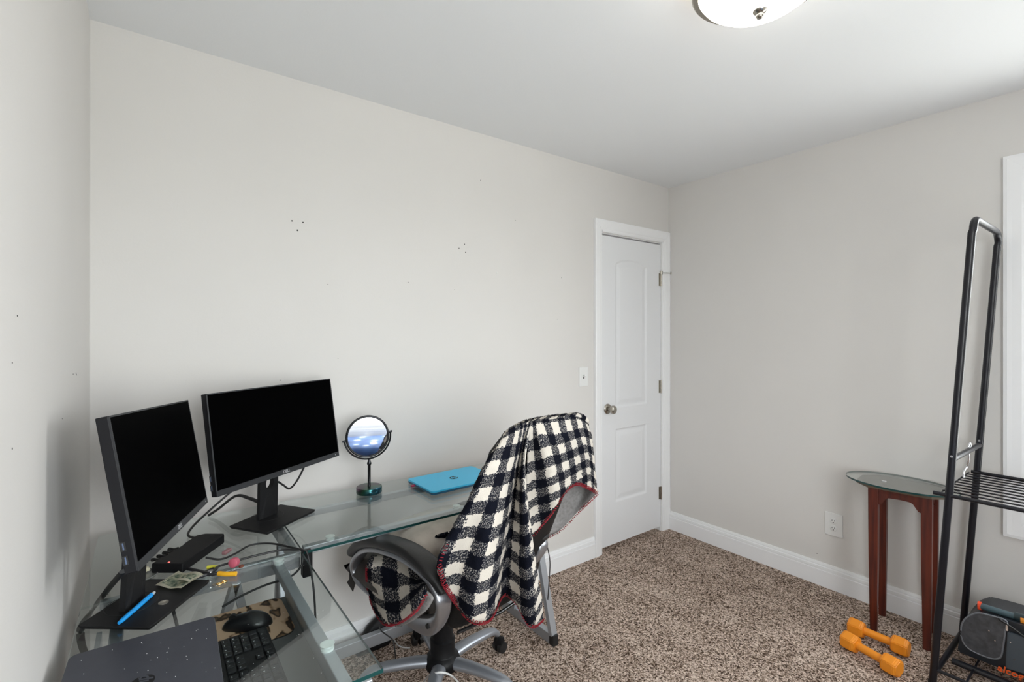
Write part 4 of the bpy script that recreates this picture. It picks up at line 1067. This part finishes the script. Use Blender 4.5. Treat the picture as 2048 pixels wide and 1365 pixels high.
# ------------------------------------------------------------------ below the desk
bm = NB(); rows = []
for k, (w, d, z) in enumerate(((.15, .038, 0), (.16, .042, .02), (.155, .042, .06), (.12, .04, .10), (.05, .02, .135))):
    rows.append([bm.verts.new(V(.79 + .012*k + x, 2.091 + y, .004 + z)) for x, y in rrect(w, d, min(w, d)*.45, 4)])
for a, b in zip(rows, rows[1:]):
    for i in range(len(a)): j = (i+1) % len(a); bm.faces.new((a[i], a[j], b[j], b[i]))
bm.faces.new(rows[0][::-1]); bm.faces.new(rows[-1]); tag(obj('pouch', bm, M_blackm, None, 180), 'small black pouch on the carpet behind the desk stretcher', 'pouch')
bm = NB(); p = at_z(757, 1288, .012); bmesh.ops.create_icosphere(bm, subdivisions=3, radius=.016)
for v in bm.verts: v.co *= .85+.25*math.sin(v.co.x*500)*math.cos(v.co.y*600); v.co += p + V(0, 0, .004)
tag(obj('pink_scrunchie', bm, pm('mauve_fabric', (.42, .27, .40), rough=.8), None, 180), 'little mauve scrunchie on the carpet under the desk', 'hair tie')
cable('charger_cable', [at_z(u, v, .006) for u, v in ((785, 1272), (790, 1283), (797, 1292), (808, 1296), (820, 1297))], .0028, 'white cable on the carpet beside the chair caster', M_plate)
cable('power_cable', [V(.80, 2.04, .13), at_y(762, 1262, 1.99), at_y(775, 1272, 1.93), at_y(786, 1282, 1.86), at_y(790, 1305, 1.80), at_z(792, 1327, .006)], .0026, 'thin black cord trailing from under the desk to the carpet')
M_wc = pm('white_cord', (.78, .78, .77), rough=.45)
c0 = at_z(878, 1355, .10)
wc = [at_z(848, 1365, .03), at_z(858, 1352, .09), at_z(870, 1347, .138), at_z(885, 1346, .142), at_z(900, 1351, .12), at_z(913, 1362, .05), at_z(925, 1380, .008)]
cable('charger_cable', wc, .0038, 'white cord looped over the front leg of the chair base', M_wc)

# ------------------------------------------------------------------ side table
stb = thing('side_table', (2.84, .735, 0), 'small reddish wooden side table with an oval glass top', 'side table')
M_wood = N('cherry_wood'); b = M_wood; tc = b.n('ShaderNodeTexCoord'); mp = b.n('ShaderNodeMapping'); mp.inputs['Scale'].default_value = (22, 22, 1.4); b.l(tc.outputs['Object'], mp.inputs[0])
nz = b.n('ShaderNodeTexNoise', Scale=3., Detail=5.); b.l(mp.outputs[0], nz.inputs[0]); rp = b.n('ShaderNodeValToRGB'); e = rp.color_ramp.elements
e[0].position = .3; e[0].color = (.045, .007, .005, 1); e[1].position = .75; e[1].color = (.145, .024, .010, 1); b.l(nz.outputs[0], rp.inputs[0]); b.l(rp.outputs[0], b.p.inputs['Base Color']); b.p.inputs['Roughness'].default_value = .35; M_wood = b.m
TA = math.atan2(-.032, .190)      # legs sit slightly rotated
cen = V(2.836, .735, 0); lx = V(math.cos(.10), math.sin(.10), 0); ly = V(-math.sin(.10), math.cos(.10), 0)
hx0, hy0 = .090, .096; TT = .672
for sx in (-1, 1):
    for sy in (-1, 1):
        q = cen + lx*sx*hx0 + ly*sy*hy0; bm = NB()
        rows = []
        for z, w in ((0, .0135), (.35, .0175), (TT, .0195)): rows.append([bm.verts.new(q + lx*x*w + ly*y*w + UPV*z) for x, y in ((-1, -1), (1, -1), (1, 1), (-1, 1))])
        for a, c_ in zip(rows, rows[1:]):
            for i in range(4): j = (i+1) % 4; bm.faces.new((a[i], a[j], c_[j], c_[i]))
        bm.faces.new(rows[0][::-1]); bm.faces.new(rows[-1]); bmesh.ops.bevel(bm, geom=[e_ for e_ in bm.edges if abs(e_.verts[0].co.z-e_.verts[1].co.z) > .1], offset=.003, segments=2, affect='EDGES'); obj('leg', bm, M_wood, stb)
def apron(a, b, n):
    a, b = Vector(a), Vector(b); bm = NB(); m = 20; d = b-a; top = [a + UPV*TT, b + UPV*TT]; low = []
    for k in range(m+1):
        t = k/m; s_ = min(1, max(0, (t-.12)/.16)); s2 = min(1, max(0, (.88-t)/.16)); e_ = s_*s_*(3-2*s_)*s2*s2*(3-2*s2)
        low.append(a + d*t + UPV*(TT-.075+.028*e_+.012*e_*math.sin(math.pi*t)))
    prism(bm, top + low[::-1], Vector(n)*.016); obj('apron', bm, M_wood, stb)
for sx in (-1, 1): apron(cen + lx*sx*(hx0+.008) - ly*hy0, cen + lx*sx*(hx0+.008) + ly*hy0, lx*-sx)
for sy in (-1, 1): apron(cen + ly*sy*(hy0+.008) - lx*hx0, cen + ly*sy*(hy0+.008) + lx*hx0, ly*-sy)
b = pm('table_board', (.10, .068, .042), rough=.5, var=.12, vscale=12.)
bm = NB(); prism(bm, [cen + lx*x + ly*y + UPV*TT for x, y in ((-.06, -.172), (.06, -.172), (.118, -.115), (.118, .115), (.06, .172), (-.06, .172), (-.118, .115), (-.118, -.115))], (0, 0, .012)); obj('top_board', bm, b, stb)
bm = NB(); gc = V(2.838, .750, 0); prism(bm, [gc + V(.150*math.cos(a), .2150*math.sin(a), TT+.0130) for a in [2*math.pi*i/72 for i in range(72)]], (0, 0, .008), 1, 0); obj('glass_top', bm, [M_glass, M_gedge], stb)
bm = NB(); p = at_z(1768, 963, TT+.0218); box(bm, p + UPV*.001, (.008, .020, .0025), Matrix.Rotation(R(20), 3, 'Z'), bev=.0008); tag(obj('metal_clip', bm, M_chrome, None, None), 'tiny metal clip on the oval glass of the side table', 'clip')

# ------------------------------------------------------------------ orange dumbbells
M_or = pm('orange_vinyl', (.90, .30, .016), rough=.42)
def hexhead(bm, c, ax, r, L):
    x, y, a = frame(ax); prof = ((-L/2, .80), (-L/2+.010, 1.), (L/2-.010, 1.), (L/2, .80)); rows = []
    for d, k in prof: rows.append([bm.verts.new(c + a*d + (x*math.cos(t) + y*math.sin(t))*r*k) for t in [R(30)+2*math.pi*i/6 for i in range(6)]])
    for p, q in zip(rows, rows[1:]):
        for i in range(6): j = (i+1) % 6; bm.faces.new((p[i], p[j], q[j], q[i]))
    bm.faces.new(rows[0][::-1]); bm.faces.new(rows[-1]); bmesh.ops.bevel(bm, geom=bm.edges[:], offset=.003, segments=2, affect='EDGES')
def dumbbell(c, ang, label, proto=None):
    if proto is None:
        d = thing('dumbbell', c, label, 'dumbbell', 'orange dumbbells on the carpet'); c = Vector(c) + UPV*.0345; ax = V(0, 1, 0)
        for s_ in (-1, 1): bm = NB(); hexhead(bm, c + ax*s_*.082, ax, .0400, .062); obj('head', bm, M_or, d, 30)
        bm = NB(); cyl(bm, c - ax*.053, c + ax*.053, .0170, seg=20); obj('grip', bm, M_or, d, 60)
    else:
        d = proto.copy(); C.objects.link(d); d.location = c; d['label'] = label
        for k in list(proto.children): q = k.copy(); C.objects.link(q); q.parent = d
    d.rotation_euler = (0, 0, R(ang)); return d
for_db = dumbbell((2.462, .752, 0), -14, 'orange hex dumbbell nearer the camera on the carpet')
dumbbell((2.622, .772, 0), 0, 'orange hex dumbbell beside the table leg, further of the two', for_db)

# ------------------------------------------------------------------ black clothes rack with shelves
rk = thing('clothes_rack', (2.70, .10, 0), 'black metal ladder-style clothes rack with wire shelf by the window', 'rack')
M_rack = pm('rack_black', (.006, .006, .010), rough=.30, spec=.42)
RX0, RX1 = 2.470, 2.930
def lean(z, far=False):
    y = .549 - (.117/1.80)*z
    return y if not far else -.35 - (y-.432) + .0
def rp_(x, z, far=False): return V(x, lean(z, far), z)
for far in (False, True):
    zt = 1.828; r = .055
    path = [rp_(RX0, 0.012, far), rp_(RX0, .9, far), rp_(RX0, zt-r, far)]
    for k in range(1, 8): a = R(180-90*k/8); path.append(V(RX0+r+r*math.cos(a), lean(zt, far), zt-r+r*math.sin(a)))
    path.append(rp_(RX0+r, zt, far)); path.append(rp_(RX1-r, zt, far))
    for k in range(1, 8): a = R(90-90*k/8); path.append(V(RX1-r+r*math.cos(a), lean(zt, far), zt-r+r*math.sin(a)))
    path += [rp_(RX1, zt-r, far), rp_(RX1, .9, far), rp_(RX1, .012, far)]
    bm = NB(); sweep(bm, path, .0125, seg=14, up=V(0, 1, 0)); fr_ = obj('side_frame', bm, M_rack, rk, 60)
    bm = NB(); cyl(bm, rp_(RX0, .912, far), rp_(RX1, .905, far), .0105, seg=14); obj('cross_tube', bm, M_rack, rk, 60)
    bm = NB(); cyl(bm, rp_(RX0, .055, far), rp_(RX1, .055, far), .010, seg=12); obj('cross_tube', bm, M_rack, rk, 60)
    for x in (RX0, RX1): bm = NB(); cyl(bm, rp_(x, .0, far), rp_(x, .03, far), .015, seg=14); obj('foot', bm, M_rubber, rk, 40)
    for x, z in ((RX0, .925), (RX1, .925)):
        bm = NB(); cyl(bm, rp_(x, z, far) + V(-.0135, 0, 0), rp_(x, z, far) + V(.0135, 0, 0), .0045, seg=10); obj('screw', bm, M_chrome, rk, 40)
def shelf(z, y0, y1, wires):
    bm = NB(); sweep(bm, [V(RX0-.004, y0, z), V(RX0-.004, y1, z)], .0075, seg=10); sh = obj('shelf_rail', bm, M_rack, rk, 60)
    bm = NB(); sweep(bm, [V(RX1-.01, y0-.03, z+.012), V(RX1-.01, y1, z+.012)], .0075, seg=10); obj('shelf_rail', bm, M_rack, rk, 60)
    for k in range(wires):
        x = RX0+.035+(RX1-RX0-.08)*k/(wires-1); bm = NB()
        sweep(bm, [V(x, y0-.02, z+.006), V(x, y1+.02, z+.006)], .0030, seg=6); obj('shelf_wire', bm, M_rack, rk, 60)
    for y in (y0-.02, (y0+y1)/2, y1+.02):
        bm = NB(); sweep(bm, [V(RX0, y, z+.0005), V(RX1, y, z+.004)], .0034, seg=6); obj('shelf_cross_wire', bm, M_rack, rk, 60)
shelf(.772, .545, -.38, 9)
# shelf hook holding the rear corner
bm = NB(); sweep(bm, crom([(2.80, .495, .905), (2.795, .497, .93), (2.785, .50, .905), (2.79, .50, .86), (2.80, .508, .825), (2.775, .512, .812), (2.77, .512, .785)], 5), .004, .004, 8, up=V(0, 1, 0)); obj('shelf_hook', bm, M_chrome, rk, 60)
# low shelf: thin front rail and a thick middle rail
bm = NB(); sweep(bm, [V(RX0, .535, .078), V(RX0, -.36, .078)], .0065, seg=10); obj('lower_rail', bm, M_rack, rk, 60)
bm = NB(); sweep(bm, [V(2.600, .515, .074), V(2.600, -.36, .074)], .0150, .0115, 12); obj('lower_rail', bm, M_rack, rk, 60)
bm = NB(); sweep(bm, [V(RX1, .52, .078), V(RX1, -.36, .078)], .0085, seg=10); obj('lower_rail', bm, M_rack, rk, 60)
for k in range(5): bm = NB(); y = .45-.2*k; cyl(bm, V(RX0, y, .077), V(RX1, y, .077), .004, seg=8); obj('shelf_cross_wire', bm, M_rack, rk, 60)

# black tool case on the low shelf, with a pale D-shaped window and orange lettering
CXF = 2.655
tc_ = thing('tool_case', (2.76, .32, .086), 'dark grey tool case with D-shaped window and orange lettering on the low rack shelf', 'tool case')
M_cs = pm('case_charcoal', (.016, .019, .024), rough=.35); M_cf = pm('case_slate', (.060, .075, .092), rough=.38)
def cp_(u, v, x=CXF): return at_x(u, v, x)
out = [cp_(u, v) for u, v in ((1918, 1300), (1917, 1270), (1924, 1248), (1940, 1232), (1960, 1226), (1990, 1234), (2020, 1243), (2050, 1253), (2090, 1267), (2140, 1286))]
zb_ = .090; outl = [V(CXF, p.y, max(p.z, zb_)) for p in out]; outl = [V(CXF, outl[0].y+.002, zb_)] + outl + [V(CXF, outl[-1].y, zb_)]
bm = NB(); prism(bm, [V(p.x, p.y, p.z) for p in outl], (.20, 0, 0)); bmesh.ops.bevel(bm, geom=[e_ for e_ in bm.edges], offset=.004, segments=2, affect='EDGES'); obj('case_body', bm, M_cs, tc_, 40)
D = [(1922, 1272), (1923, 1252), (1933, 1236), (1955, 1227), (1985, 1233), (2013, 1243), (2011, 1262), (2007, 1290), (2003, 1312), (1996, 1318), (1984, 1318), (1962, 1311), (1940, 1300), (1928, 1288)]
bm = NB(); prism(bm, [cp_(u, v, CXF-.001) for u, v in D], (-.004, 0, 0)); obj('window_panel', bm, pm('smoked_panel', (.055, .058, .066), rough=.3, var=.3, vscale=60.), tc_, 30)
bm = NB(); sweep(bm, crom([cp_(u, v, CXF-.004) for u, v in D + D[:1]], 4), .0030, .0030, 8); obj('window_rim', bm, pm('rim_grey', (.16, .17, .19), rough=.3), tc_, 60)
bm = NB(); prism(bm, [cp_(u, v, CXF-.002) for u, v in ((2016, 1262), (2050, 1275), (2110, 1290), (2110, 1352), (2050, 1347), (2012, 1335))], (-.012, 0, 0)); bmesh.ops.bevel(bm, geom=bm.edges[:], offset=.003, segments=2, affect='EDGES'); fp = obj('front_plate', bm, M_cf, tc_, 30)
bm = NB(); p = cp_(2014, 1255, CXF-.006); box(bm, p, (.006, .007, .030), bev=.0015); obj('latch', bm, M_chrome, tc_)
for u, v in ((2022, 1283), (2030, 1318), (1978, 1262), (1990, 1282)):
    bm = NB(); p = cp_(u, v, CXF-.005); cyl(bm, p, p + V(-.012 if u > 2014 else -.002, 0, 0), .0022, seg=8); obj('rivet', bm, M_chrome, tc_)
M_ol = pm('orange_print', (.85, .12, .02), rough=.45, emit=(1, .12, .02), es=.0)
p = cp_(2020, 1352, CXF-.017); p.z = max(p.z, .100)
bm = text_bm('alcog', .034, basis(p, V(0, -1, 0), V(0, 0, 1), V(-1, 0, 0)), .0008, True, .15); obj('lettering', bm, M_ol, tc_)
# tool lying across the top of the case
tl_ = thing('handled_tool', (2.69, .40, .27), 'dark teal handled tool with red tip lying on the tool case', 'tool')
a, b2 = at_x(1956, 1211, 2.69), at_x(2060, 1243, 2.69); d = (b2-a)
Mt2 = None
bm = NB(); sweep(bm, [a + d*.06, a + d*.5, a + d*1.6], .013, .010, 12, power=3.); obj('shaft', bm, pm('tool_teal', (.05, .085, .10), rough=.35), tl_, 60)
bm = NB(); sweep(bm, [a, a + d*.07], .012, .016, 12, power=3.); obj('red_tip', bm, pm('tool_red', (.80, .07, .02), rough=.4), tl_, 60)
bm = NB(); sweep(bm, [a + d*.72, a + d*1.05, a + d*1.5], .016, .016, 12, power=3.); gp = obj('grip', bm, pm('grip_dark', (.006, .018, .022), rough=.35), tl_, 60)
bm = NB(); sweep(bm, [a + d*.84 - V(.004, 0, .002), a + d*.95 - V(.004, 0, .002)], .0135, .0145, 12, power=3.); obj('orange_band', bm, pm('tool_orange', (.75, .25, .02), rough=.4), gp, 60)
cable('strap_cord', [at_x(1995, 1228, 2.70), at_x(1998, 1238, 2.65), at_x(2012, 1248, 2.645), at_x(2040, 1268, 2.638), at_x(2062, 1285, 2.638)], .0035, 'black strap hanging down the front of the tool case', M_rubber)

# ------------------------------------------------------------------ bed behind the camera, seen in the vanity mirror
bd = thing('bed', (.86, -.45, 0), 'low bed with blue patterned bedding behind the camera, seen in the vanity mirror', 'bed')
bm = NB(); box(bm, (.86, -.46, .15), (1.75, .72, .30), bev=.01); obj('bed_base', bm, pm('bed_base', (.25, .24, .23), rough=.8), bd)
bm = NB(); box(bm, (.86, -.46, .42), (1.72, .70, .24), bev=.04); obj('mattress', bm, M_plate, bd, 60)
b = N('blue_bedding'); tcx = b.n('ShaderNodeTexCoord'); v1 = b.n('ShaderNodeTexVoronoi', Scale=9.); b.l(tcx.outputs['Object'], v1.inputs[0])
rp = b.n('ShaderNodeValToRGB'); e = rp.color_ramp.elements; e[0].position = .22; e[0].color = (.75, .76, .74, 1); e[1].position = .34; e[1].color = (.06, .14, .34, 1)
x = e.new(.8); x.color = (.02, .05, .16, 1); b.l(v1.outputs['Distance'], rp.inputs[0]); b.l(rp.outputs[0], b.p.inputs['Base Color']); b.p.inputs['Roughness'].default_value = .9
bm = NB(); box(bm, (.86, -.46, .56), (1.78, .76, .10), bev=.045); obj('comforter', bm, b.m, bd, 60)
